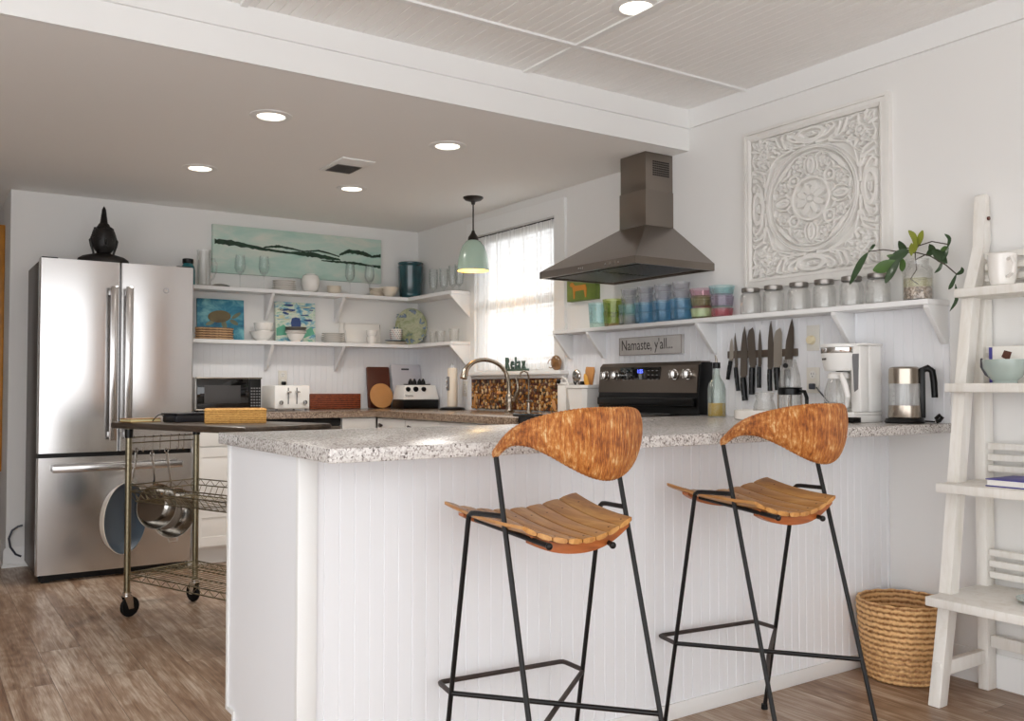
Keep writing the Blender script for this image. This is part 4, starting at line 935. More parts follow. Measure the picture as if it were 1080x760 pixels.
in_crock('whisk_handle', 'black loop ended utensil handle in the white utensil crock', lambda m: (m.tube([(-.02, .03, .012), (-.02, .05, .175)], .005, 8), m.tube([(-.02, .052+.011*math.cos(a), .188+.014*math.sin(a)) for a in [2*PI*i/12 for i in range(12)]], .004, 6, True)), 'plastic_black')
in_crock('black_spatula', 'black spatula low in the white utensil crock', lambda m: (m.tube([(.02, .02, .012), (.015, .035, .15)], .004, 8), m.box(.010, .016, .010, .050, .148, .186, .003)), 'plastic_black')
wc = thing('white_canister', 'narrow white canister behind the utensil crock under the window end', 'canister', (-.075, -1.958, KT)); wc.scale = (1, .9, 1.1)
mb = MB(); mb.box(-.05, .05, -.045, .045, .0003, .150, .006); part('canister_body', mb, 'ceramic_white', wc)
mb = MB(); mb.box(-.052, .052, -.047, .047, .1505, .165, .004); mb.tube([(-.04, .02, .165), (-.04, .005, .19), (-.04, -.03, .18), (-.04, -.075, .135)], .006, 8); part('lid', mb, 'ceramic_white', wc)
mb = MB(); mb.ball((-.056, .022, .170), .010, .016, .014, 10); part('clasp', mb, 'plastic_black', wc)
# green dog picture
gd = thing('dog_painting', 'small green painting of an orange animal on the wall under the hood', 'painting', (0, -2.02, 1.53))
mb = MB(gd); mb.box(-.035, -.0005, -2.150, -1.892, 1.535, 1.655, .002); part('canvas', mb, 'green_canvas', gd)
mb = MB(gd); mb.flatpoly([(-.0352, y, z) for y, z in ((-1.955, 1.548), (-1.965, 1.548), (-1.970, 1.59), (-2.05, 1.592), (-2.06, 1.55), (-2.072, 1.55), (-2.075, 1.60), (-2.065, 1.622), (-1.97, 1.622), (-1.945, 1.642), (-1.925, 1.638), (-1.922, 1.622), (-1.945, 1.615), (-1.952, 1.59))], (-1, 0, 0), .002); part('painted_animal', mb, 'orange_paint', gd)
# sign
sg = thing('wooden_sign', "whitewashed board sign lettered Namaste, y'all... above the range", 'sign', (0, -2.575, 1.216))
mb = MB(sg); mb.box(-.026, -.0085, -2.808, -2.341, 1.213, 1.307, .001); part('board', mb, 'sign_paint', sg)
mb = MB(sg); text_mb(mb, "Namaste, y'all...", (-.0265, -2.357, 1.240), (0, -1, 0), (0, 0, 1), .078, (-1, 0, 0), .0006, .80); part('lettering', mb, 'letter_ink', sg)
mb = MB(sg)
for a in ((-2.808, -2.341, 1.213, 1.217), (-2.808, -2.341, 1.303, 1.307), (-2.808, -2.804, 1.217, 1.303), (-2.345, -2.341, 1.217, 1.303)): mb.box(-.029, -.0262, *a)
part('edge', mb, 'sign_edge', sg)

# ================================================================ RIGHT SHELF
def tum(y, z, r0, r1, h, m, lab, grp=None): return tumbler(-.072, y, z, r0, r1, h, m, lab, grp, 'tumbler', 'tumbler')
def ring_base(y, z, r, h, m, lab):
    return tum(y, z, r, r, h, m, lab)
def textured(y, z, r0, r1, h, m, mbase, lab):
    t = thing('tumbler', lab, 'tumbler', (-.072, y, z)); mb = MB()
    mb.lathe([(r0+.003, h*.22), (r1, h), (r1-.002, h), (r0+.0015, h*.22)], n=28); part('wall', mb, m, t)
    mb = MB(); mb.lathe([(0, 0), (r0, 0), (r0+.003, h*.215), (r0, h*.215), (0, h*.16)], n=28); part('thick_base', mb, mbase, t)
textured(-2.228, RS, .050, .060, .135, 'glass_aqua', 'glass_teal', 'teal green tumbler standing alone at the left end of the tumbler row')
textured(-2.350, RS, .048, .057, .080, 'glass_lime', 'glass_amber', 'lime tumbler with amber base at the bottom of the second stack')
textured(-2.350, RS+.055, .048, .060, .090, 'glass_lime', 'glass_olive', 'lime green tumbler nested on top of the second stack')
for k, (y, ma, mb_) in enumerate(((-2.472, 'glass_smoke', 'glass_aqua'), (-2.597, 'glass_blue', 'glass_blue'), (-2.725, 'glass_blue', 'glass_blue'), (-2.853, 'glass_blue', 'glass_blue'))):
    nth = ('first', 'second', 'third', 'fourth')[k]
    tum(y, RS, .050, .057, .052, ma, ('clear' if k == 0 else 'blue')+' short glass at the bottom of the %s tall stack from the window' % nth)
    tum(y, RS+.0525, .052, .058, .055, mb_, ('aqua' if k == 0 else 'blue')+' short glass second from the bottom of the %s tall stack from the window' % nth)
    tum(y, RS+.108, .036, .043, .040, 'glass_smoke', 'small clear glass third up in the %s tall stack from the window' % nth)
    tum(y, RS+.1485, .036, .043, .040, 'glass_smoke', 'small clear glass on top of the %s tall stack from the window' % nth)
textured(-2.990, RS, .046, .054, .050, 'glass_clearlime', 'glass_olive', 'pale green tumbler at the bottom of the pink topped stack')
textured(-2.990, RS+.0505, .046, .056, .050, 'glass_olive', 'glass_rose', 'olive tumbler in the middle of the pink topped stack')
textured(-2.990, RS+.101, .048, .060, .042, 'glass_pink', 'glass_olive', 'pink tumbler on top of the stack beside the jars')
textured(-3.115, RS, .044, .052, .042, 'glass_rose', 'glass_rose', 'rose tumbler at the bottom of the aqua topped stack')
textured(-3.115, RS+.0425, .046, .055, .055, 'glass_mauve', 'glass_teal', 'mauve tumbler in the middle of the aqua topped stack')
textured(-3.115, RS+.098, .048, .060, .048, 'glass_aqua', 'glass_mauve', 'aqua tumbler on top of the stack nearest the jars')
def mason(y, lab):
    t = thing('mason_jar', lab, 'jar', (-.072, y, RS), 0, 'six clear jars with metal lids on the right shelf'); r = .046
    mb = MB(); mb.lathe([(0, .003), (r-.006, 0), (r, .006), (r, .078), (r-.004, .090), (r-.011, .098), (r-.011, .104), (r-.009, .112), (r-.012, .112), (r-.014, .098), (r-.006, .088), (r-.003, .076), (r-.003, .008), (0, .006)], n=32); part('glass_body', mb, 'jar_glass', t)
    mb = MB(); mb.lathe([(r-.0075, .1015), (r-.007, .103), (r-.007, .118), (r-.009, .120), (0, .120)], n=32); part('lid', mb, 'zinc_lid', t)
    mb = MB(); mb.tube([(-r-.0002, .014*math.cos(a), .05+.016*math.sin(a)) for a in [2*PI*i/14 for i in range(14)]], .0012, 5, True); part('embossed_mark', mb, 'jar_glass', t); return t
jn = ('nearest the tumblers', 'second after the tumblers', 'third after the tumblers', 'fourth after the tumblers', 'second before the plant', 'nearest the plant jar')
j0 = mason(-3.285, 'clear mason jar with metal lid on the right shelf, '+jn[0])
for y, q in zip((-3.412, -3.547, -3.673, -3.802, -3.920), jn[1:]): dup(j0, (-.072, y, RS), None, 'clear mason jar with metal lid on the right shelf, '+q)
# plant
pj = thing('plant_jar', 'clear jar with pebbles and yellowish water on the right end of the shelf', 'jar', (-.072, -4.085, RS))
r = .053; mb = MB(); mb.lathe([(0, .001), (r-.006, .0), (r, .006), (r, .112), (r-.006, .126), (r-.014, .134), (r-.014, .150), (r-.011, .156), (r-.016, .156), (r-.018, .134), (r-.009, .122), (r-.003, .11), (r-.003, .006), (0, .004)], n=36); part('glass_body', mb, 'jar_glass', pj)
mb = MB(); mb.lathe([(0, .0045), (r-.0035, .0065), (r-.0035, .050), (0, .047)], n=32); part('pebbles', mb, 'pebbles_in_jar', pj)
mb = MB(); mb.lathe([(r-.0035, .0505), (r-.0035, .083), (0, .083)], n=32); part('water', mb, 'plant_water', pj)
pt = thing('cutting_plant', 'green leafy cutting with long trailing stems growing out of the water jar', 'plant', (-.072, -4.085, RS+.05))
def PP(l, xs): return [(x, y, z) for (y, z), x in zip(l, xs)]
stems = [([(-3.914, 1.568), (-3.97, 1.569), (-4.021, 1.557), (-4.077, 1.546)], (-.12, -.11, -.09, -.072)), ([(-4.049, 1.568), (-4.077, 1.560)], (-.08, -.072)), ([(-4.080, 1.570), (-4.148, 1.579), (-4.215, 1.559)], (-.072, -.08, -.09)), ([(-4.080, 1.548), (-4.147, 1.525), (-4.219, 1.482), (-4.262, 1.445)], (-.072, -.09, -.11, -.12)),
 ([(-4.077, 1.565), (-4.077, 1.53), (-4.081, 1.485), (-4.062, 1.45), (-4.09, 1.427)], (-.072, -.072, -.07, -.08, -.075)), ([(-4.076, 1.521), (-4.131, 1.535)], (-.072, -.085))]
mb = MB(pt)
for l, xs in stems: mb.tube(PP(l, xs), .0022, 7)
part('stem', mb, 'stem_brown', pt)
L_ = [('leaf_dark', .030, [(-3.851, 1.445), (-3.870, 1.491), (-3.892, 1.537), (-3.913, 1.566)], (-.15, -.14, -.13, -.12)), ('leaf_dark', .014, [(-3.913, 1.564), (-3.926, 1.588), (-3.945, 1.590)], (-.12, -.11, -.12)),
 ('leaf_mid', .048, [(-3.946, 1.490), (-3.983, 1.503), (-4.025, 1.520)], (-.14, -.12, -.10)), ('leaf_dark', .042, [(-3.986, 1.508), (-4.026, 1.542), (-4.060, 1.560)], (-.11, -.10, -.08)),
 ('leaf_dark', .030, [(-4.022, 1.597), (-4.032, 1.568), (-4.044, 1.548)], (-.09, -.08, -.075)), ('leaf_dark', .034, [(-3.997, 1.437), (-4.014, 1.476), (-4.034, 1.535)], (-.14, -.13, -.10)),
 ('leaf_lime', .024, [(-4.059, 1.632), (-4.080, 1.606), (-4.077, 1.570)], (-.085, -.08, -.073)), ('leaf_lime', .026, [(-4.110, 1.626), (-4.096, 1.60), (-4.082, 1.560)], (-.075, -.07, -.072)), ('leaf_lime', .022, [(-4.074, 1.582), (-4.066, 1.535)], (-.09, -.08)), ('leaf_lime', .024, [(-4.09, 1.590), (-4.078, 1.545)], (-.09, -.08)),
 ('leaf_dark', .030, [(-4.128, 1.530), (-4.158, 1.545), (-4.150, 1.568)], (-.085, -.09, -.10)), ('leaf_dark', .038, [(-4.155, 1.548), (-4.190, 1.518), (-4.224, 1.488)], (-.09, -.10, -.11)), ('leaf_dark', .014, [(-4.199, 1.505), (-4.196, 1.472), (-4.180, 1.457)], (-.10, -.11, -.12)),
 ('leaf_dark', .014, [(-4.213, 1.545), (-4.224, 1.580), (-4.208, 1.597)], (-.09, -.09, -.10)), ('leaf_mid', .022, [(-4.187, 1.543), (-4.219, 1.545)], (-.09, -.09)), ('leaf_dark', .012, [(-4.187, 1.532), (-4.215, 1.530)], (-.09, -.09)), ('leaf_dark', .014, [(-4.215, 1.55), (-4.213, 1.52), (-4.205, 1.50)], (-.09, -.10, -.11)),
 ('leaf_dark', .016, [(-4.260, 1.443), (-4.285, 1.452), (-4.281, 1.468)], (-.12, -.12, -.12)), ('leaf_dark', .016, [(-4.262, 1.445), (-4.249, 1.405), (-4.238, 1.392)], (-.12, -.13, -.13)), ('leaf_dark', .014, [(-4.258, 1.41), (-4.270, 1.352), (-4.247, 1.313)], (-.12, -.13, -.14)),
 ('leaf_mid', .03, [(-4.03, 1.53), (-4.05, 1.50), (-4.055, 1.475)], (-.09, -.11, -.12)), ('leaf_mid', .022, [(-3.985, 1.545), (-4.01, 1.535), (-4.03, 1.54)], (-.11, -.10, -.09))]
for m, w_, l, xs in L_: mb = MB(pt); mb.leaf(PP(l, xs), w_); part('leaf', mb, m, pt)

# ================================================================ KNIVES, DIMMER, OUTLETS
kb = MB(); kb.box(-.020, -.0085, -3.492, -3.098, 1.180, 1.213, .002); kb = single('knife_rack', kb, 'steel_range', 'magnetic steel knife bar on the beadboard wall', 'knife rack')
def knife(tip, guard, end, w_, lab, m='knife_steel', shape=0):
    t = thing('kitchen_knife', lab, 'knife', (-.0225, guard[0], end[1]), 0); X0, X1 = -.0225, -.0203
    (ty, tz), (gy, gz), (ey, ez) = tip, guard, end; h = tz-gz
    if shape == 0: poly = [(gy+w_/2, gz), (gy+w_*.48+(ty-gy)*.5, gz+h*.55), (ty+w_*.30, gz+h*.85), (ty, tz), (ty-w_*.2, gz+h*.8), (gy-w_*.5+(ty-gy)*.5, gz+h*.5), (gy-w_/2, gz)]
    else: poly = [(gy+w_/2, gz), (ty+w_*.5, gz+h*.72), (ty+w_*.25, gz+h*.92), (ty-w_*.30, tz), (ty-w_*.5, gz+h*.86), (gy-w_/2, gz)]
    mb = MB(t); mb.prism(poly, 0, X0, X1); part('blade', mb, m, t)
    mb = MB(t); mb.box(X0-.004, X1-.0002, gy-w_*.30-.002, gy+w_*.30+.002, gz-.010, gz, .001); part('bolster', mb, m, t)
    hw = max(.010, min(.0145, w_*.36)); mb = MB(t); hz = gz-.0105
    mb.tube([(X0-.004, gy, hz), (X0-.005, gy+(ey-gy)*.4, hz+(ez-hz)*.4), (X0-.005, gy+(ey-gy)*.8, hz+(ez-hz)*.8), (X0-.004, ey, ez)], [hw*.9, hw, hw*.9, hw*.95], 10, flat=1); h_ = part('handle', mb, 'plastic_black', t)
    mb = MB(t)
    for u in (.2, .5, .8): mb.ball((X0-.0045-hw*.92, gy+(ey-gy)*u, hz+(ez-hz)*u), .002, n=6)
    part('rivets', mb, 'chrome', h_)
K = [((-3.127, 1.272), (-3.124, 1.178), (-3.106, 1.083), .022, 'smallest paring knife, leftmost on the magnetic bar', 'knife_bright', 0),
 ((-3.148, 1.295), (-3.154, 1.147), (-3.168, 1.03), .016, 'slim knife second from the left on the magnetic bar', 'knife_steel', 0),
 ((-3.205, 1.322), (-3.197, 1.10), (-3.209, .986), .040, 'wide chef knife hanging lowest on the magnetic bar', 'knife_steel', 0),
 ((-3.240, 1.316), (-3.252, 1.145), (-3.248, 1.014), .040, 'curved tip knife fourth from the left on the magnetic bar', 'knife_steel', 1),
 ((-3.294, 1.303), (-3.292, 1.148), (-3.290, 1.044), .020, 'short narrow utility knife fifth from the left on the bar', 'knife_steel', 0),
 ((-3.356, 1.341), (-3.350, 1.135), (-3.351, 1.030), .030, 'long straight slicer sixth from the left on the magnetic bar', 'knife_steel', 0),
 ((-3.393, 1.306), (-3.390, 1.142), (-3.396, 1.034), .045, 'dimpled santoku knife with shiny blade on the magnetic bar', 'knife_bright', 1),
 ((-3.470, 1.342), (-3.446, 1.133), (-3.444, 1.030), .042, 'long chef knife at the right end of the magnetic bar', 'knife_steel', 0)]
for a in K: knife(a[0], a[1], a[2], a[3], a[4], a[5], a[6])
outlet('ivory rotary dimmer switch plate right of the knives', (-.0085, -3.570, 1.200), 0, 'dimmer', .064, .108)
outlet('ivory double outlet under the dimmer switch', (-.0085, -3.568, 1.022), 0, 'outlet', .064, .108)

# ================================================================ ON THE PENINSULA WORKTOP
ob = thing('oil_bottle', 'glass cruet bottle of golden oil with a pour spout beside the range', 'bottle', (-.20, -3.20, CT))
mb = MB(); mb.lathe([(0, .0005), (.038, .0005), (.040, .004), (.040, .125), (.034, .15), (.018, .175), (.014, .19), (.014, .215), (.012, .215), (.012, .19), (.016, .174), (.032, .149), (.038, .124), (.038, .005), (0, .004)], n=32); part('glass_body', mb, 'bottle_glass', ob)
mb = MB(); mb.lathe([(0, .0045), (.0375, .0055), (.0375, .062), (0, .062)], n=28); part('oil', mb, 'oil', ob)
mb = MB(); mb.cyl((0, 0, .2155), (0, 0, .242), .0165, n=18); part('stopper', mb, 'plastic_black', ob)
mb = MB(); mb.tube([(0, 0, .242), (0, 0, .255), (-.004, .004, .275)], [.006, .005, .003], 8); part('spout', mb, 'chrome', ob)
mb = MB(); mb.lathe([(0, .0005), (.145, .0005), (.150, .004), (.150, .038), (.147, .040), (.144, .036), (.142, .012), (0, .010)], (-.235, -3.535, CT), 56); single('round_tray', mb, 'ceramic_white', 'round white high rimmed tray holding the glass carafes', 'tray')
mb = MB(); mb.lathe([(0, 0), (.062, 0), (.062, .016), (0, .016)], (-.235, -3.60, CT+.0128), 36); single('cork_mat', mb, 'cutting_light', 'round tan cork mat in the white tray', 'mat')
mb = MB(); mb.lathe([(0, .0005), (.044, .0005), (.050, .01), (.046, .04), (.036, .07), (.040, .095), (.042, .098), (.038, .096), (.034, .07), (.044, .04), (.047, .012), (0, .004)], (-.19, -3.46, CT+.0128), 30); single('glass_carafe', mb, 'jar_glass', 'small flared clear glass carafe in the white tray left of the press', 'carafe')
fp = thing('french_press', 'glass french press with black handle and band in the white tray', 'french press', (-.20, -3.60, CT+.0300))
mb = MB(); mb.lathe([(0, .0005), (.043, .0005), (.045, .004), (.045, .085), (.043, .085), (.043, .005), (0, .003)], n=30); part('beaker', mb, 'jar_glass', fp)
mb = MB(); mb.lathe([(.0455, .072), (.0475, .074), (.0475, .096), (.0455, .098)], n=30); mb.lathe([(.0405, .098), (.0475, .0975), (.049, .101), (.040, .103)], n=30); part('band', mb, 'plastic_black', fp)
for k in range(4): a = PI/4+k*PI/2; mb = MB(); mb.box(.0456*math.cos(a)-.003, .0456*math.cos(a)+.003, .0456*math.sin(a)-.003, .0456*math.sin(a)+.003, 0, .072); part('frame_post', mb, 'chrome', fp)
mb = MB(); mb.tube([(0, -.047, .088), (0, -.072, .085), (0, -.083, .06), (0, -.082, .03), (0, -.074, .012)], [.006, .008, .008, .007, .005], 10); part('handle', mb, 'plastic_black', fp)
mb = MB(); mb.lathe([(.043, .1035), (.044, .12), (.040, .155), (.030, .195), (.026, .215), (.024, .215), (.028, .195), (.038, .155), (.042, .12), (.041, .1035)], n=30); part('upper_glass', mb, 'jar_glass', fp)
mb = MB(); mb.ball((-.030, -.004, .190), .011, n=14); part('knob', mb, 'plastic_black', fp)
cm = thing('coffee_maker', 'white drip coffee maker with glass carafe on the worktop', 'coffee maker', (-.185, -3.872, CT)); cm.scale = (.9, .80, 1)
mb = MB(); mb.prism(rrect(-.115, .10, -.105, .095, .03), 2, .0005, .028, .004); mb.box(-.10, .10, -.098, .085, .0285, .040, .004)
part('base', mb, 'plastic_white', cm)
mb = MB(); mb.prism([(-.118, .001), (-.117, .001), (-.06, -.0)], 2, .001, .002) if False else mb.box(-.1165, -.06, -.106, -.02, .001, .022, .003); part('foot_pad', mb, 'plastic_black', cm)
mb = MB(); mb.prism(rrect(.0, .10, -.102, .090, .02), 2, .0405, .290, .004); mb.box(-.06, 0, -.104, -.052, .0405, .288, .006); part('tower', mb, 'plastic_white', cm)
mb = MB(); mb.lathe([(0, .195), (.072, .195), (.082, .21), (.092, .262)], (-.035, .02, 0), 36, sx=.85, sy=1); part('filter_basket', mb, 'plastic_white', cm)
mb = MB(); mb.lathe([(.0925, .2625), (.0935, .264), (.0935, .282), (.0925, .283)], (-.035, .02, 0), 36, sx=.85, sy=1); part('steel_band', mb, 'chrome', cm)
mb = MB(); mb.lathe([(.0935, .2835), (.0965, .286), (.0965, .292), (.09, .297), (0, .298)], (-.035, .02, 0), 36, sx=.85, sy=1); mb.prism(rrect(-.04, .105, -.108, .09, .02), 2, .2905, .298, .003); part('lid', mb, 'plastic_white', cm)
mb = MB(); mb.lathe([(0, .041), (.055, .041), (.066, .05), (.070, .08), (.066, .12), (.052, .16), (.048, .172), (.046, .172), (.050, .16), (.064, .12), (.068, .08), (.064, .052), (0, .044)], (-.045, .022, 0), 34); cf_ = part('carafe', mb, 'jar_glass', cm)
mb = MB(); mb.lathe([(.0485, .165), (.051, .166), (.051, .182), (.04, .190), (0, .190)], (-.045, .022, 0), 30); part('carafe_lid', mb, 'plastic_white', cf_)
mb = MB(); mb.tube([(-.085, -.012, .178), (-.112, -.045, .175), (-.125, -.075, .14), (-.122, -.085, .10), (-.105, -.062, .065), (-.085, -.025, .062)], [.010, .012, .012, .012, .010, .008], 10); part('carafe_handle', mb, 'plastic_white', cf_)
mb = MB(); mb.lathe([(.0675, .056), (.0715, .062), (.0715, .072), (.0695, .074)], (-.045, .022, 0), 34); part('carafe_band', mb, 'chrome', cf_)
mb = MB(); mb.cyl((-.045, .022, .178+.014), (-.045, .022, .1945), .016, n=16); part('drip_nozzle', mb, 'plastic_black', cm)
mb = MB(); mb.prism([(-.112, .115), (-.092, .12), (-.080, .25), (-.112, .25)], 0, -.0625, -.0603) if False else mb.hexa([(-.0625, -.092, .125), (-.0625, -.072, .115), (-.0603, -.072, .115), (-.0603, -.092, .125), (-.0625, -.098, .258), (-.0625, -.062, .258), (-.0603, -.062, .258), (-.0603, -.098, .258)]); part('water_gauge', mb, 'grey_plastic', cm)
mb = MB(); text_mb(mb, 'BLACK+DECKER', (-.0995, .072, .236), (-.55, -.83, 0), (0, 0, 1), .0105, (-.83, .55, 0), .0008, .8); part('lettering', mb, 'letter_ink', cm)
kt = thing('electric_kettle', 'glass and steel electric kettle with black handle near the end of the worktop', 'kettle', (-.125, -4.060, CT)); kt.scale = (.93, .93, 1)
mb = MB(); mb.lathe([(0, .0005), (.072, .0005), (.075, .006), (.070, .018), (0, .019)], n=36); part('power_base', mb, 'plastic_black', kt)
mb = MB(); mb.lathe([(0, .0195), (.060, .0195), (.062, .024), (.060, .066), (0, .066)], n=40); part('steel_base', mb, 'kettle_steel', kt)
mb = MB(); mb.lathe([(.0598, .0665), (.0585, .145), (.0560, .145), (.057, .0665)], n=40); part('glass_body', mb, 'jar_glass', kt)
mb = MB(); mb.lathe([(.0588, .1455), (.0575, .200), (.052, .206), (.046, .208), (0, .209)], n=40); part('steel_collar', mb, 'kettle_steel', kt)
mb = MB(); c = (.64, -.77); 
def kp(d, z, o=0): return (c[0]*d, c[1]*d, z)
mb.hexa([tuple(Vector(kp(a, z))+Vector((-c[1], c[0], 0))*s) for z in (.020, .205) for a, s in ((.056, -.013), (.075, -.013), (.075, .013), (.056, .013))], .003)
mb.tube([kp(.068, .196), kp(.085, .203), kp(.102, .192), kp(.108, .150), kp(.110, .095)], [.011, .013, .013, .013, .012], 12); part('handle', mb, 'plastic_black', kt)
mb = MB(); 
for i in range(4): mb.box(-.0598, -.0590, .004, .012, .082+i*.018, .0835+i*.018)
part('level_marks', mb, 'letter_ink', kt)
mb = MB(); mb.tube([(-.055, -4.14, CT+.006), (-.05, -4.15, CT+.010), (-.04, -4.155, CT+.022), (-.05, -4.15, CT+.030), (-.065, -4.145, CT+.018)], .007, 8); mb.tube([(-.05, -4.13, CT+.006), (-.03, -4.10, CT+.006), (-.02, -4.05, CT+.006)], .003, 6); single('power_cord', mb, 'plastic_black', 'short coiled black cord behind the kettle at the worktop end', 'cord')
mb = MB(); mb.tube([(-.03, -3.60, 1.045), (-.04, -3.62, 1.03), (-.045, -3.68, .975), (-.04, -3.74, .93), (-.04, -3.77, .92)], .003, 6); mb.box(-.036, -.0165, -3.585, -3.562, 1.038, 1.062, .004); single('power_cord', mb, 'cord_grey', 'thin cord running from the double outlet down behind the coffee maker', 'cord')

# ================================================================ BAR STOOLS
def lerp3(a, b, z): a = Vector(a); b = Vector(b); return a+(b-a)*((z-a.z)/(b.z-a.z))
def make_stool(loc, rz, label):
    t = thing('bar_stool', label, 'stool', loc, rz, None); RR = .0064
    A0, A1, B0, B1, z5 = (-.1993, .2947, .004), (-.1942, .1447, .7377), (-.1773, -.2081, .004), (-.1716, .046, .8905), .2761
    m_ = lambda p: (-p[0], p[1], p[2])
    for s in (0, 1):
        f = (lambda p: tuple(p)) if s == 0 else (lambda p: m_(p))
        Bj = lerp3(B0, B1, .7477)
        bend = [Vector(A1)+Vector((0, .003, -.018)), Vector(A1)+Vector((.0005, 0, -.004)), Vector(A1)+Vector((.002, -.012, .003)), Vector(A1)+Vector((.003, -.03, .005))]
        mb = MB(); mb.tube([f(A0)]+[f(b) for b in bend]+[f(Bj)], RR, 10); lg = part('leg', mb, 'black_iron', t)
        mb = MB(); mb.lathe([(0, -.004), (.011, -.004), (.010, .012), (0, .012)], f((A0[0], A0[1], .0045)), 12); part('foot_cap', mb, 'rubber', lg)
        mb = MB(); mb.tube([f(B0), f(B1)], RR, 10); lg = part('leg', mb, 'black_iron', t)
        mb = MB(); mb.lathe([(0, -.004), (.011, -.004), (.010, .012), (0, .012)], f((B0[0], B0[1], .0045)), 12); part('foot_cap', mb, 'rubber', lg)
        mb = MB(); x0, x1 = (-.172, -.130) if s == 0 else (.120, .062)
        mb.tube([(x0, .150, .722-s*.030), (x1, -.128+s*.03, .696-s*.018)], .0062, 10); mb.ball((x1, -.130+s*.03, .695-s*.018), .0085, n=10); part('seat_rail', mb, 'black_iron', t)
    Aj = lerp3(A0, A1, z5); Bx = lerp3(B0, B1, z5)
    mb = MB(); c6 = (-.1929, .3295, z5)
    pts = [Aj, (c6[0]+.001, c6[1]-.014, z5), (c6[0]+.004, c6[1]-.004, z5), (c6[0]+.014, c6[1], z5)]
    mb.tube(pts+[m_(p) for p in pts[::-1]], RR, 10); part('footrest', mb, 'rusty_iron', t)
    mb = MB(); mb.tube([Aj, m_(Bx)], RR, 10); part('stretcher', mb, 'black_iron', t)
    mb = MB(); mb.tube([Vector(m_(Aj))+Vector((0, 0, -.004)), (0, (Aj.y+Bx.y)/2, z5-.014), Bx+Vector((0, 0, -.004))], RR, 10); part('stretcher', mb, 'rusty_iron', t)
    # seat of wooden slats, dished, slats running front to back
    CX = 0
    def sz(s, v): return .722-.022*v-.008*math.sin(PI*v)+(.036+.004*v)*abs(s)**2.1
    def P(s, v, dz=0):
        w_ = .152+.050*(1-v); y = .290-.02*abs(s)**4+(-.390+.035*s*s)*v
        return (-.002-.020*v+s*w_, y, sz(s, v)+dz)
    seat = MB(); N = 8
    for i in range(N):
        s0, s1 = -1+2*i/N+.010, -1+2*(i+1)/N-.010
        top = lambda a, b: P(s0+(s1-s0)*a, b)
        n, m = 4, 12; g = [[None]*(m+1) for _ in range(n+1)]; h = [[None]*(m+1) for _ in range(n+1)]
        for a in range(n+1):
            for b in range(m+1):
                u, v = a/n, b/m; e = .0025*((2*u-1)**6); q = Vector(top(u, v)); g[a][b] = seat._v(q-Vector((0, 0, e))); h[a][b] = seat._v(q-Vector((0, 0, .0125-e)))
        for a in range(n):
            for b in range(m): seat._f([g[a][b], g[a+1][b], g[a+1][b+1], g[a][b+1]]); seat._f([h[a][b], h[a][b+1], h[a+1][b+1], h[a+1][b]])
        for b in range(m): seat._f([g[0][b], g[0][b+1], h[0][b+1], h[0][b]]); seat._f([g[n][b], h[n][b], h[n][b+1], g[n][b+1]])
        for a in range(n): seat._f([g[a][0], h[a][0], h[a+1][0], g[a+1][0]]); seat._f([g[a][m], g[a+1][m], h[a+1][m], h[a][m]])
    st = part('seat', seat, 'seat_wood', t, ang=50)
    for v0, hh, s0_, s1_ in ((.22, .016, -.97, .97), (.93, .024, -.78, .96)):
        mb = MB(); n = 24; R0 = []
        for i in range(n+1):
            s = s0_+(s1_-s0_)*i/n; q = Vector(P(s, v0)); hh2 = hh*(1-.6*abs(s)**4)
            R0.append([mb._v(q+Vector((0, dy, dz))) for dy, dz in ((-.014, -.0127), (.016, -.0127), (.014, -.0127-hh2), (-.012, -.0127-hh2))])
        for A, B in zip(R0, R0[1:]):
            for k in range(4): mb._f([A[k], A[(k+1) % 4], B[(k+1) % 4], B[k]])
        mb._f(R0[0][::-1]); mb._f(R0[-1]); part('seat_cleat', mb, 'cleat_wood', st)
    mb = MB()
    for i in range(N):
        s = -1+2*(i+.5)/N
        for v_ in (.22, .93): q = Vector(P(s, v_)); mb.ball(q+Vector((0, 0, -.0005)), .0035, .0035, .0015, 8)
    part('screw_plugs', mb, 'cutting_dark', st)
    def tab(k, T):
        k = min(5.9999, max(0, k)); i = int(k); f = k-i; p = [T[max(0, i-1)] if i else 2*T[0]-T[1], T[i], T[i+1], T[i+2] if i < 5 else T[i]]
        return p[1]+.5*f*(p[2]-p[0]+f*(2*p[0]-5*p[1]+4*p[2]-p[3]+f*(3*(p[1]-p[2])+p[3]-p[0])))
    def bf(u, v):
        th = PI*(.004+.992*u); ph = 2*PI*v; s = math.sin(th)
        x = -.172*math.cos(th); y = .050-.232*s; k_ = min(u, 1-u)*12; zc = .8905+tab(k_, (0, .038, .052, .050, .042, .034, .030)); h = tab(k_, (.0125, .019, .031, .048, .066, .079, .083)); tk = .0115+.006*s
        nx, ny = -math.cos(th)*.8, -s
        cz, ct_ = math.cos(ph), math.sin(ph)
        lean = -.10*cz*h*s
        rip = .0006*math.sin(u*PI*2*62)
        return (x+nx*((tk+rip)*ct_-lean), y+ny*((tk+rip)*ct_-lean), zc+(h+rip)*cz)
    mb = MB(); mb.surf(bf, 260, 22, uv=True)
    part('backrest', mb, 'cord_wrap', t, ang=80)
    return t
make_stool((-1.8575, -4.2818, 0), -.0906, 'left bar stool with iron legs, slatted wood seat and wrapped curved back')
make_stool((-1.0832, -4.280, 0), -.1265, 'right bar stool with iron legs and worn wrapped back, nearer the basket')

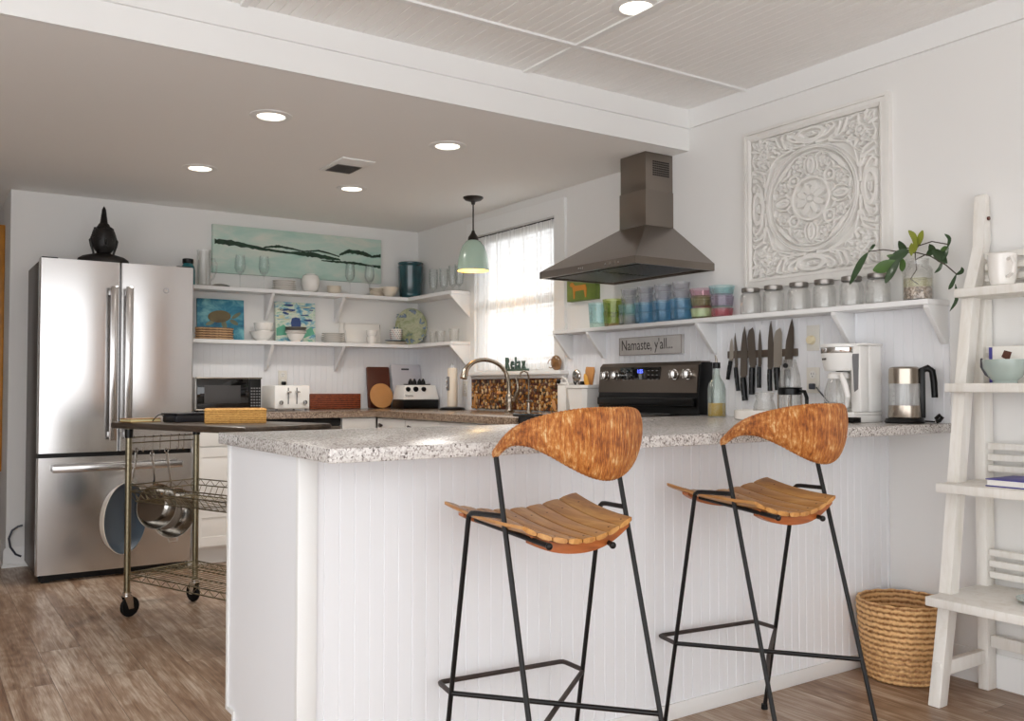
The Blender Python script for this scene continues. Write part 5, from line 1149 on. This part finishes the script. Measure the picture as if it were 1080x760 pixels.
# ================================================================ LADDER SHELF
ls = thing('ladder_shelf', 'distressed white leaning ladder shelf against the right wall', 'shelf', (-.2, -4.66, 0))
def stile_front(y0, y1):
    mb = MB(ls); ed = [(-.376, .001), (-.306, .33), (-.250, .69), (-.195, 1.03), (-.136, 1.37), (-.062, 1.54), (-.052, 1.70), (-.046, 1.722), (-.036, 1.728), (-.022, 1.72), (-.014, 1.56), (-.088, 1.37), (-.147, 1.03), (-.202, .69), (-.257, .33), (-.328, .001)]
    mb.prism(ed, 1, y0, y1, .002); return mb
def stile_rear(y0, y1):
    mb = MB(ls); mb.prism([(-.074, .001), (-.074, 1.25), (-.032, 1.47), (-.016, 1.49), (-.010, 1.45), (-.018, .9), (-.020, .001)], 1, y0, y1, .002); return mb
for a, b in ((-4.330, -4.290), (-5.03, -4.99)):
    part('front_leg', stile_front(a, b), 'distressed_white', ls); part('rear_leg', stile_rear(a+.002, b-.002), 'distressed_white', ls)
    mb = MB(ls); mb.box(-.352, -.0795, a+.008, b-.008, .095, .140, .002); part('side_stretcher', mb, 'distressed_white', ls)
    mb = MB(ls); mb.cyl((-.034, a-.0005, 1.64), (-.034, a-.006, 1.64), .007, n=14); part('peg', mb, 'cutting_dark', ls)
mb = MB(ls); mb.box(-.060, -.040, -4.99, -4.331, .150, .190, .002); part('back_stretcher', mb, 'distressed_white', ls)
for zt, xf in ((1.385, -.195), (1.060, -.262), (.726, -.322), (.360, -.392)):
    mb = MB(ls); mb.box(xf, -.022, -5.05, -4.315+.02, zt-.030, zt, .003); part('shelf_board', mb, 'distressed_white', ls)
    for k in range(3): mb = MB(ls); mb.box(-.070, -.052, -4.99, -4.335, zt+.030+k*.038, zt+.052+k*.038, .002); part('back_slat', mb, 'distressed_white', ls)
mg = thing('coffee_mug', 'white mug with a handle on the top shelf of the ladder shelf', 'mug', (-.125, -4.425, 1.385))
mb = MB(); mb.lathe([(0, .0005), (.030, .0005), (.036, .006), (.043, .04), (.045, .108), (.0425, .108), (.040, .04), (.033, .010), (0, .008)], n=34); part('mug_body', mb, 'ceramic_white', mg)
mb = MB(); mb.tube([(-.028, -.033, .088), (-.040, -.052, .092), (-.048, -.064, .070), (-.045, -.058, .040), (-.030, -.032, .028)], .0055, 10); part('handle', mb, 'ceramic_white', mg)
bw = thing('celadon_bowl', 'pale blue green glazed bowl with a dark brush stroke on the ladder shelf', 'bowl', (-.175, -4.455, 1.060))
mb = MB(); mb.lathe([(0, .0005), (.038, .0005), (.036, .008), (.052, .022), (.066, .05), (.068, .078), (.065, .078), (.062, .05), (.048, .026), (0, .012)], n=36); part('bowl_body', mb, 'bowl_celadon', bw)
mb = MB(); mb.tube([(-.022, .066, .082), (-.034, .058, .055), (-.038, .042, .030), (-.034, .030, .018)], [.004, .006, .006, .003], 8); part('brush_stroke', mb, 'dark_stripe', bw)
cb = thing('card_box', 'small white card box printed with a dark picture behind the celadon bowl', 'box', (-.085, -4.43, 1.060))
mb = MB(cb); mb.box(-.100, -.075, -4.500, -4.362, 1.0605, 1.185, .001); part('box_body', mb, 'paper', cb)
mb = MB(cb); mb.prism([(-4.43, 1.135), (-4.405, 1.15), (-4.415, 1.172), (-4.44, 1.165)], 0, -.1012, -.1002); part('printed_picture', mb, 'photo_dark', cb)
mb = MB(cb); mb.box(-.1011, -.1002, -4.374, -4.3625, 1.062, 1.183); part('printed_edge', mb, 'blue_book', cb)
bk_ = thing('blue_book', 'blue hardback book lying flat on the third rung of the ladder shelf', 'book', (-.19, -4.53, .726))
mb = MB(bk_); mb.box(-.275, -.100, -4.66, -4.438, .7265, .730, .001); mb.box(-.275, -.100, -4.66, -4.438, .748, .7515, .001); mb.box(-.104, -.100, -4.66, -4.438, .730, .748, .001); part('cover', mb, 'blue_book', bk_)
mb = MB(bk_); mb.box(-.270, -.105, -4.655, -4.442, .7302, .7478); part('pages', mb, 'paper', bk_)
mb = MB(); mb.lathe([(0, .0005), (.035, .0005), (.080, .014), (.080, .017), (.034, .004), (0, .004)], (-.19, -4.575, .360), 36); single('glass_dish', mb, 'bowl_celadon', 'pale green shallow dish on the lowest board of the ladder shelf', 'dish')

# ================================================================ WASTE BASKET
wb = thing('wicker_basket', 'round braided honey coloured wicker basket on the floor by the peninsula', 'basket', (-.172, -4.072, 0)); HB = .272; rows = 13
def rb(v): return .120+.030*v+.004*math.sin(PI*v)
def bfn(u, v):
    a = 2*PI*u; k = v*rows; f = k-math.floor(k); sg_ = 1 if int(k) % 2 else -1
    d = .0055*abs(math.sin(PI*f))**.55+.0052*abs(math.sin(a*19+sg_*(f-.5)*2.6))**.6
    r = rb(v)+d; return (r*math.cos(a), r*math.sin(a), .002+v*HB)
mb = MB(); mb.surf(bfn, 300, 84); mb.surf(lambda u, v: ((rb(v)-.004)*math.cos(-2*PI*u), (rb(v)-.004)*math.sin(-2*PI*u), .006+v*(HB-.004)), 60, 12)
mb.disc((0, 0, .002), rb(0)-.001, .006, 40); part('woven_body', mb, 'wicker_honey', wb, ang=60)
mb = MB(); mb.tube([((rb(1)+.001)*math.cos(a), (rb(1)+.001)*math.sin(a), HB+.003+.0015*math.sin(17*a)) for a in [2*PI*i/120 for i in range(120)]], .0072, 8, True); part('rim', mb, 'wicker_honey', wb)

# ================================================================ ROLLING CART
CA = .3665; CXY = Vector((-2.027, -1.900, 0))
ca = thing('rolling_cart', 'chrome wire rolling cart with a dark wooden top between fridge and peninsula', 'cart', CXY, CA)
for sx in (-1, 1):
    for sy in (-1, 1):
        x, y = sx*.18, sy*.39
        mb = MB(); mb.cyl((x, y, .105), (x, y, .858), .0142, n=14)
        z = .13
        while z < .80: mb.lathe([(.0142, 0), (.0150, .0015), (.0142, .003)], (x, y, z), 14); z += .0254
        ps = part('post', mb, 'wire_metal', ca)
        mb = MB(); mb.cyl((x, y, .815), (x, y, .855), .0180, .0190, 16); part('collar', mb, 'plastic_black', ps)
        mb = MB(); mb.cyl((x, y, .094), (x, y, .112), .019, n=16); d = .018
        
        side = (sx, sy) == (-1, 1)   # this caster is swivelled side-on
        def cv(a_, b_, z_): return (x+b_, y+a_, z_) if side else (x+a_, y+b_, z_)
        for s_ in (-1, 1): mb.hexa([cv(s_*.014+u_, v_, z_) for z_, v0_, v1_ in ((.038, .002, .026), (.096, -.020, .020)) for u_, v_ in ((-.0015, v0_), (.0015, v0_), (.0015, v1_), (-.0015, v1_))])
        mb.box(x-.018, x+.018, y-.020, y+.020, .0935, .098); cs = part('caster', mb, 'chrome', ca)
        mb = MB(); mb.lathe([(0, -.0105), (.030, -.0105), (.042, -.0095), (.046, -.004), (.046, .004), (.042, .0095), (.030, .0105), (0, .0105)], cv(0, .014, .0465), 26, 1 if side else 0); part('wheel', mb, 'rubber', cs)
mb = MB(); mb.box(-.235, .235, -.50, .455, .8595, .889, .010); part('wooden_top', mb, 'slab_wood', ca, 'dark brown wooden top')
def truss(mb, p, q, z0, z1, r=.003):
    p, q = Vector(p), Vector(q); n = max(2, int((q-p).length/.036)); mb.tube([(p.x, p.y, z1), (q.x, q.y, z1)], r, 6); mb.tube([(p.x, p.y, z0), (q.x, q.y, z0)], r, 6)
    mb.tube([(p+(q-p)*(i/n)).to_tuple()[:2]+((z0 if i % 2 else z1),) for i in range(n+1)], .0018, 5)
def wire_shelf(z0, z1, zf, label=None):
    mb = MB(); X_, Y_ = .18, .39
    for a, b in (((-X_, -Y_, 0), (X_, -Y_, 0)), ((X_, -Y_, 0), (X_, Y_, 0)), ((X_, Y_, 0), (-X_, Y_, 0)), ((-X_, Y_, 0), (-X_, -Y_, 0))): truss(mb, a, b, z0, z1)
    if zf < z0:     # wires slope down to a sunken grid
        i_ = .03
        n = 18
        for k in range(n+1):
            y = -Y_+2*Y_*k/n
            for s in (-1, 1): mb.tube([(s*X_, y, z0), (s*(X_-i_), y-.012, zf)], .0018, 5)
            mb.tube([(-X_+i_, y-.012, zf), (X_-i_, y-.012, zf)], .0018, 5)
        for k in range(7):
            x = -X_+i_+(2*X_-2*i_)*k/6
            for s in (-1, 1): mb.tube([(x, s*Y_, z0), (x, s*(Y_-i_), zf)], .0018, 5)
        for s in (-1, 1): mb.tube([(s*(X_-i_), -Y_+.02, zf), (s*(X_-i_), Y_-.02, zf)], .003, 6); mb.tube([(-X_+.02, s*(Y_-i_), zf), (X_-.02, s*(Y_-i_), zf)], .003, 6)
    else:
        for k in range(22): y = -Y_+2*Y_*(k+.5)/22; mb.tube([(-X_, y, z1), (X_, y, z1)], .0018, 5)
        for x in (-.06, .06): mb.tube([(x, -Y_, z1-.003), (x, Y_, z1-.003)], .003, 6)
    part('wire_shelf', mb, 'wire_metal', ca)
wire_shelf(.571, .600, .525); wire_shelf(.172, .200, .200)
mb = MB(); mb.tube([(-.18, .39, .815), (-.18, .412, .815), (.18, .412, .815), (.18, .39, .815)], .003, 6); mb.tube([(-.18, .39, .790), (-.18, .412, .790), (.18, .412, .790), (.18, .39, .790)], .003, 6)
part('hanging_rail', mb, 'wire_metal', ca)
def hook(mb, x, y0=.412, z=.815, l=.075): mb.tube([(x, y0-.006, z-.002), (x, y0, z+.006), (x, y0+.007, z), (x, y0+.007, z-l+.012), (x, y0+.012, z-l), (x, y0+.020, z-l+.006), (x, y0+.022, z-l+.018)], .0018, 6)
for x in (-.14, -.085, -.04, .0, .055, .10, .13): mb = MB(); hook(mb, x, l=.07 if x != -.04 else .12); part('hook', mb, 'chrome', ca)
# pans hang from the hooks beyond the far end
def in_cart(nm, lab, cat): return thing(nm, lab, cat, CXY, CA)
def pan(nm, lab, u, v, z, R_, depth, minn, mout, htop, tilt, mh='pan_steel', loop=None):
    """pan hanging with its open side towards the near end; htop = (u, z) of its handle end"""
    W_ = CXY+Matrix.Rotation(CA, 3, 'Z') @ Vector((u, v, 0)); t = thing(nm, lab, 'pan', (W_.x, W_.y, z), CA+tilt)
    mb = MB(); n = 44
    mb.lathe([(0, depth), (R_*.72, depth), (R_*.86, depth*.75), (R_, 0), (R_+.003, -.001), (R_+.003, .003)], n=n, axis=1); mb.lathe([(R_+.003, .003), (R_*.89, depth*.80), (R_*.74, depth+.004), (0, depth+.004)], n=n, axis=1)
    mb2 = MB()
    part('pan_body', mb, minn, t)
    if mout != minn:
        mb2.lathe([(R_+.0035, -.002), (R_+.0065, 0), (R_*.90+.003, depth*.82), (R_*.76, depth+.0065), (R_*.74, depth+.0045)], n=n, axis=1); part('pan_shell', mb2, mout, t)
    else: mb2.bm.free()
    d = Vector((htop[0]-u, 0, htop[1]-z)); L_ = d.length; d.normalize()
    mb = MB(); mb.tube([d*(R_-.002)+Vector((0, .008, 0)), d*(R_+.03)+Vector((0, -.006, 0)), d*(L_*.8)+Vector((0, -.010, 0)), d*(L_-.012)+Vector((0, -.008, 0))], [.010, .007, .009, .010], 10, flat=.6)
    mb.tube([d*(L_-.002)+Vector((.009*math.cos(a), -.008, .012*math.sin(a))) for a in [2*PI*i/12 for i in range(12)]], .0025, 6, True); part('handle', mb, mh, t)
    if loop:
        mb = MB(); mb.tube([(-.025, .012, -R_+.006), (-.024, .004, -R_-.022), (.024, .004, -R_-.022), (.025, .012, -R_+.006)], .0035, 8); part('loop_handle', mb, mh, t)
    return t
pan('frying_pan', 'blue grey nonstick frying pan with cream rim hanging from the cart', -.105, .525, .430, .163, .042, 'pan_blue', 'pan_cream', (-.040, .745), .42)
pan('saute_pan', 'small stainless pan hanging from the cart between the other two', -.000, .438, .480, .105, .050, 'pan_steel', 'pan_steel', (-.035, .735), .0)
pan('saucepan', 'larger stainless pan with a loop handle hanging from the right of the cart', .175, .560, .420, .122, .060, 'pan_steel', 'pan_steel', (.125, .735), -.02, loop=True)
def on_cart(u, v): q = CXY+Matrix.Rotation(CA, 3, 'Z') @ Vector((u, v, 0)); return (q.x, q.y, .8892)
t = thing('yellow_basket', 'shallow yellow woven rectangular basket on the cart top', 'basket', on_cart(.030, -.10), -.28)
mb = MB(); h = .058
def bx(a0, a1, b0, b1, z0, z1): mb.box(a0, a1, b0, b1, z0, z1, .004)
bx(-.130, .130, -.085, -.077, 0, h); bx(-.130, .130, .077, .085, 0, h); bx(-.130, -.122, -.077, .077, 0, h); bx(.122, .130, -.077, .077, 0, h); mb.box(-.122, .122, -.077, .077, .0, .005); part('woven_sides', mb, 'wicker_yellow', t)
mb = MB(); mb.tube([(-.128, -.083, h), (.128, -.083, h), (.128, .083, h), (-.128, .083, h)], .006, 8, True); part('rim', mb, 'wicker_yellow', t)
t = thing('dark_tray', 'dark charcoal shallow box lying on the cart top behind the basket', 'box', on_cart(-.02, .17), CA)
mb = MB(); mb.box(-.10, .10, -.055, .055, 0, .034, .006); mb.box(-.105, .105, -.06, .06, .0345, .042, .003); part('box_body', mb, 'tray_dark', t)
t = thing('cream_book', 'cream and gold thin book lying at the left of the cart top', 'book', on_cart(-.155, .34), CA-.1)
mb = MB(); mb.box(-.07, .07, -.05, .05, .003, .013); part('pages', mb, 'cream_book', t)
mb = MB(); mb.box(-.073, .073, -.053, .053, 0, .003); mb.box(-.073, .073, -.053, .053, .0131, .016); part('cover', mb, 'gold_paint', t)
q = on_cart(-.10, .25); mb = MB(); mb.tube([(q[0]-.045+.10*i/12, q[1], q[2]+.003+.030*abs(math.sin(PI*i/8))) for i in range(13)], .0022, 6); single('reading_glasses', mb, 'plastic_black', 'thin black looped wire item beside the cream book on the cart', 'glasses')

# ================================================================ CARVED WALL PANEL
md = thing('carved_panel', 'square whitewashed carved wooden panel with a round flower medallion on the right wall', 'wall art', (0, -3.573, 1.487))
PY0, PY1, PZ0, PZ1 = -3.204, -3.942, 1.487, 2.203
def mold(par, w0, w1, d0, d1):
    mb = MB(md)
    a0, a1, b0, b1 = PY0-w0, PY1+w0, PZ0+w0, PZ1-w0; c0, c1, e0, e1 = PY0-w1, PY1+w1, PZ0+w1, PZ1-w1
    O = [(a0, b0), (a1, b0), (a1, b1), (a0, b1)]; I = [(c0, e0), (c1, e0), (c1, e1), (c0, e1)]
    def V(p, x): return mb._v((x, p[0], p[1]))
    o0 = [V(p, -.0006) for p in O]; o1 = [V(p, -d0) for p in O]; i1 = [V(p, -d1) for p in I]; i0 = [V(p, -.0006) for p in I]
    for k in range(4):
        j = (k+1) % 4; mb._f([o0[k], o0[j], o1[j], o1[k]]); mb._f([o1[k], o1[j], i1[j], i1[k]]); mb._f([i1[k], i1[j], i0[j], i0[k]]); mb._f([i0[k], i0[j], o0[j], o0[k]])
    return mb
fr_ = part('frame', mold(md, 0, .014, .024, .028), 'carved_white', md); part('frame_moulding', mold(md, .0142, .034, .018, .024), 'carved_white', fr_); part('frame_moulding', mold(md, .0342, .046, .028, .020), 'carved_white', fr_)
NU = NV = 400; W_ = .046
yy = np.linspace(PY0-W_, PY1+W_, NU+1); zz = np.linspace(PZ0+W_, PZ1-W_, NV+1)
U, V_ = np.meshgrid(np.linspace(-1, 1, NU+1), np.linspace(-1, 1, NV+1), indexing='ij')
a = np.maximum(abs(U), abs(V_)); b = np.minimum(abs(U), abs(V_)); R_ = np.hypot(U, V_); TH = np.arctan2(V_, U)
Hh = np.zeros_like(U); S = .010
def up(d, h): # d: signed distance, negative inside
    global Hh
    Hh = np.maximum(Hh, h*np.clip(.5-d/S, 0, 1)**.7)
def cut(d, h):
    global Hh
    Hh = np.where(d < 0, np.minimum(Hh, h), Hh)
def path(pts, w):
    pts = [np.array(p, float) for p in pts]; fine = []
    n = len(pts)
    for i in range(n-1):
        p0, p1, p2, p3 = pts[max(i-1, 0)], pts[i], pts[i+1], pts[min(i+2, n-1)]
        for k in range(6):
            t = k/6; fine.append(.5*((2*p1)+(-p0+p2)*t+(2*p0-5*p1+4*p2-p3)*t*t+(-p0+3*p1-3*p2+p3)*t**3))
    fine.append(pts[-1]); D = np.full(U.shape, 9.); m = len(fine)-1
    for i in range(m):
        p, q = fine[i], fine[i+1]; d = q-p; L = d@d+1e-9; t = np.clip(((a-p[0])*d[0]+(b-p[1])*d[1])/L, 0, 1)
        ww = w*(1-.65*((i+t)/m)); D = np.minimum(D, np.hypot(a-p[0]-t*d[0], b-p[1]-t*d[1])-ww)
    return D
def flower(cx, cy, r, n=5, h=.011):
    for (A_, B_) in ((a, b), (b, a)):
        rr = np.hypot(A_-cx, B_-cy); tt = np.arctan2(B_-cy, A_-cx); up(rr-r*(.82+.18*np.cos(n*tt)), h); cut(abs(rr-r*.42)-.010, h*.55)
def ell(cx, cy, ra, rb, ang, h=.010):
    c, s = math.cos(ang), math.sin(ang)
    for (A_, B_) in ((a, b), (b, a)):
        x = (A_-cx)*c+(B_-cy)*s; y = -(A_-cx)*s+(B_-cy)*c; up((np.hypot(x/ra, y/rb)-1)*min(ra, rb), h)
# rings
up(abs(R_-.70)-.028, .012); cut(abs(R_-.70)-.006, .009); up(abs(R_-.635)-.012, .008)
up(abs(R_-.285)-.022, .012)
xx_ = (np.mod(TH, PI/4)-PI/8)/(PI/8); up(R_-.235*(.48+.52*(1-abs(xx_)**1.3)), .011); cut(abs(R_-.055)-.010, .005); up(R_-.04, .013)
cut(abs(np.mod(TH+PI/8, PI/4)-PI/8)*R_*1.0-.004+(R_ > .2)*9+(R_ < .08)*9, .006)
# between the rings
flower(.465, .215, .088); flower(.335, .335, .0, 5) if False else None
up(abs(np.hypot(a-.275, b-.275)-.075)-.018, .009); up(np.hypot(a-.28, b-.28)-.03, .009)
ell(.455, 0, .125, .062, 0); cut(np.hypot((a-.455)/.075, b/.026)-1+.0, .004); up(np.hypot((a-.44)/.05, b/.012)-1, .008)
for pts, w in (([(.33, .05), (.40, .10), (.52, .085), (.60, .02)], .020), ([(.33, .16), (.38, .10), (.36, .06)], .016), ([(.58, .08), (.60, .16), (.55, .20)], .018), ([(.42, .43), (.47, .36), (.56, .28), (.60, .22)], .024),
               ([(.36, .36), (.43, .34), (.46, .31)], .022), ([(.36, .20), (.38, .27), (.44, .31)], .014), ([(.50, .36), (.44, .44)], .03)): up(path(pts, w), .010)
# sides
up(abs(np.hypot((a-.88)/.075, b/.21)-1)*.075-.016, .011); ell(.88, 0, .034, .075, 0, .011); cut(abs(np.hypot((a-.88)/.034, b/.075)-.45)*.034-.004, .006)
for pts, w in (([(.765, .0), (.80, .14), (.83, .27), (.90, .36), (.96, .33), (.955, .25), (.925, .25)], .026), ([(.745, .10), (.745, .26), (.76, .42), (.82, .52)], .024), ([(.78, .40), (.86, .44), (.94, .46), (.965, .40)], .026),
               ([(.77, .30), (.80, .38), (.87, .40)], .018), ([(.80, .50), (.88, .54), (.95, .56), (.97, .51)], .026), ([(.97, .02), (.965, .12), (.95, .19)], .016), ([(.72, .30), (.69, .42), (.66, .52), (.62, .60)], .022), ([(.60, .66), (.64, .56), (.72, .50)], .026),
               ([(.70, .62), (.66, .55)], .028), ([(.93, .60), (.965, .70), (.93, .80), (.95, .90)], .020), ([(.78, .80), (.88, .72), (.96, .74)], .022), ([(.75, .57), (.80, .60)], .028)): up(path(pts, w), .0105)
flower(.82, .655, .080); flower(.755, .755, .088, 5, .012)
ell(.905, .905, .095, .036, PI/4, .011); ell(.93, .83, .08, .028, .25, .010)
for q_ in ((.905, .905, .05, .016, PI/4),):
    c, s = math.cos(q_[4]), math.sin(q_[4]); x = (a-q_[0])*c+(b-q_[1])*s; y = -(a-q_[0])*s+(b-q_[1])*c; cut(np.hypot(x/q_[2], y/q_[3])-1, .005)
for _ in range(0): Hh = (Hh*2+np.roll(Hh, 1, 0)+np.roll(Hh, -1, 0)+np.roll(Hh, 1, 1)+np.roll(Hh, -1, 1))/6
Hh[0, :] = Hh[-1, :] = 0; Hh[:, 0] = Hh[:, -1] = 0
vs = np.stack([-(.002+Hh*2.3)*np.ones_like(U)-md.location.x, yy[:, None]*np.ones_like(U)-md.location.y, zz[None, :]*np.ones_like(U)-md.location.z], -1).reshape(-1, 3)
idx = np.arange((NU+1)*(NV+1)).reshape(NU+1, NV+1)
fs = np.stack([idx[:-1, :-1], idx[1:, :-1], idx[1:, 1:], idx[:-1, 1:]], -1).reshape(-1, 4)
me = bpy.data.meshes.new('carving'); me.from_pydata(vs.tolist(), [], fs.tolist()); me.materials.append(M['carved_white'])
for p in me.polygons: p.use_smooth = True
o = bpy.data.objects.new('carving', me); COL.objects.link(o); o.parent = md
mb = MB(md); mb.box(-.0018, -.0006, PY1+W_, PY0-W_, PZ0+W_, PZ1-W_); part('backing', mb, 'carved_white', md)

# ================================================================ CAMERA, SKY
cam = bpy.data.cameras.new('camera'); cam.lens = 36*953.68/1080; cam.sensor_width = 36; cam.clip_start = .05
co = bpy.data.objects.new('camera', cam); COL.objects.link(co); co.location = (-3.1894, -6.0273, 1.0489)
co.rotation_euler = (PI/2+.0290, .0003, -.5908); sc.camera = co
w = bpy.data.worlds.new('daylight'); sc.world = w; w.use_nodes = True
w.node_tree.nodes['Background'].inputs['Color'].default_value = (.965, .98, 1, 1); w.node_tree.nodes['Background'].inputs['Strength'].default_value = 2.6
sc.view_settings.view_transform = 'Standard'; sc.view_settings.look = 'None'; sc.view_settings.gamma = 1; sc.view_settings.use_curve_mapping = False
sc.view_settings.exposure = 0.36
sc.cycles.use_denoising = True; sc.cycles.max_bounces = 10; sc.cycles.diffuse_bounces = 8; sc.cycles.glossy_bounces = 5; sc.cycles.transparent_max_bounces = 24
sc.cycles.sample_clamp_indirect = 6
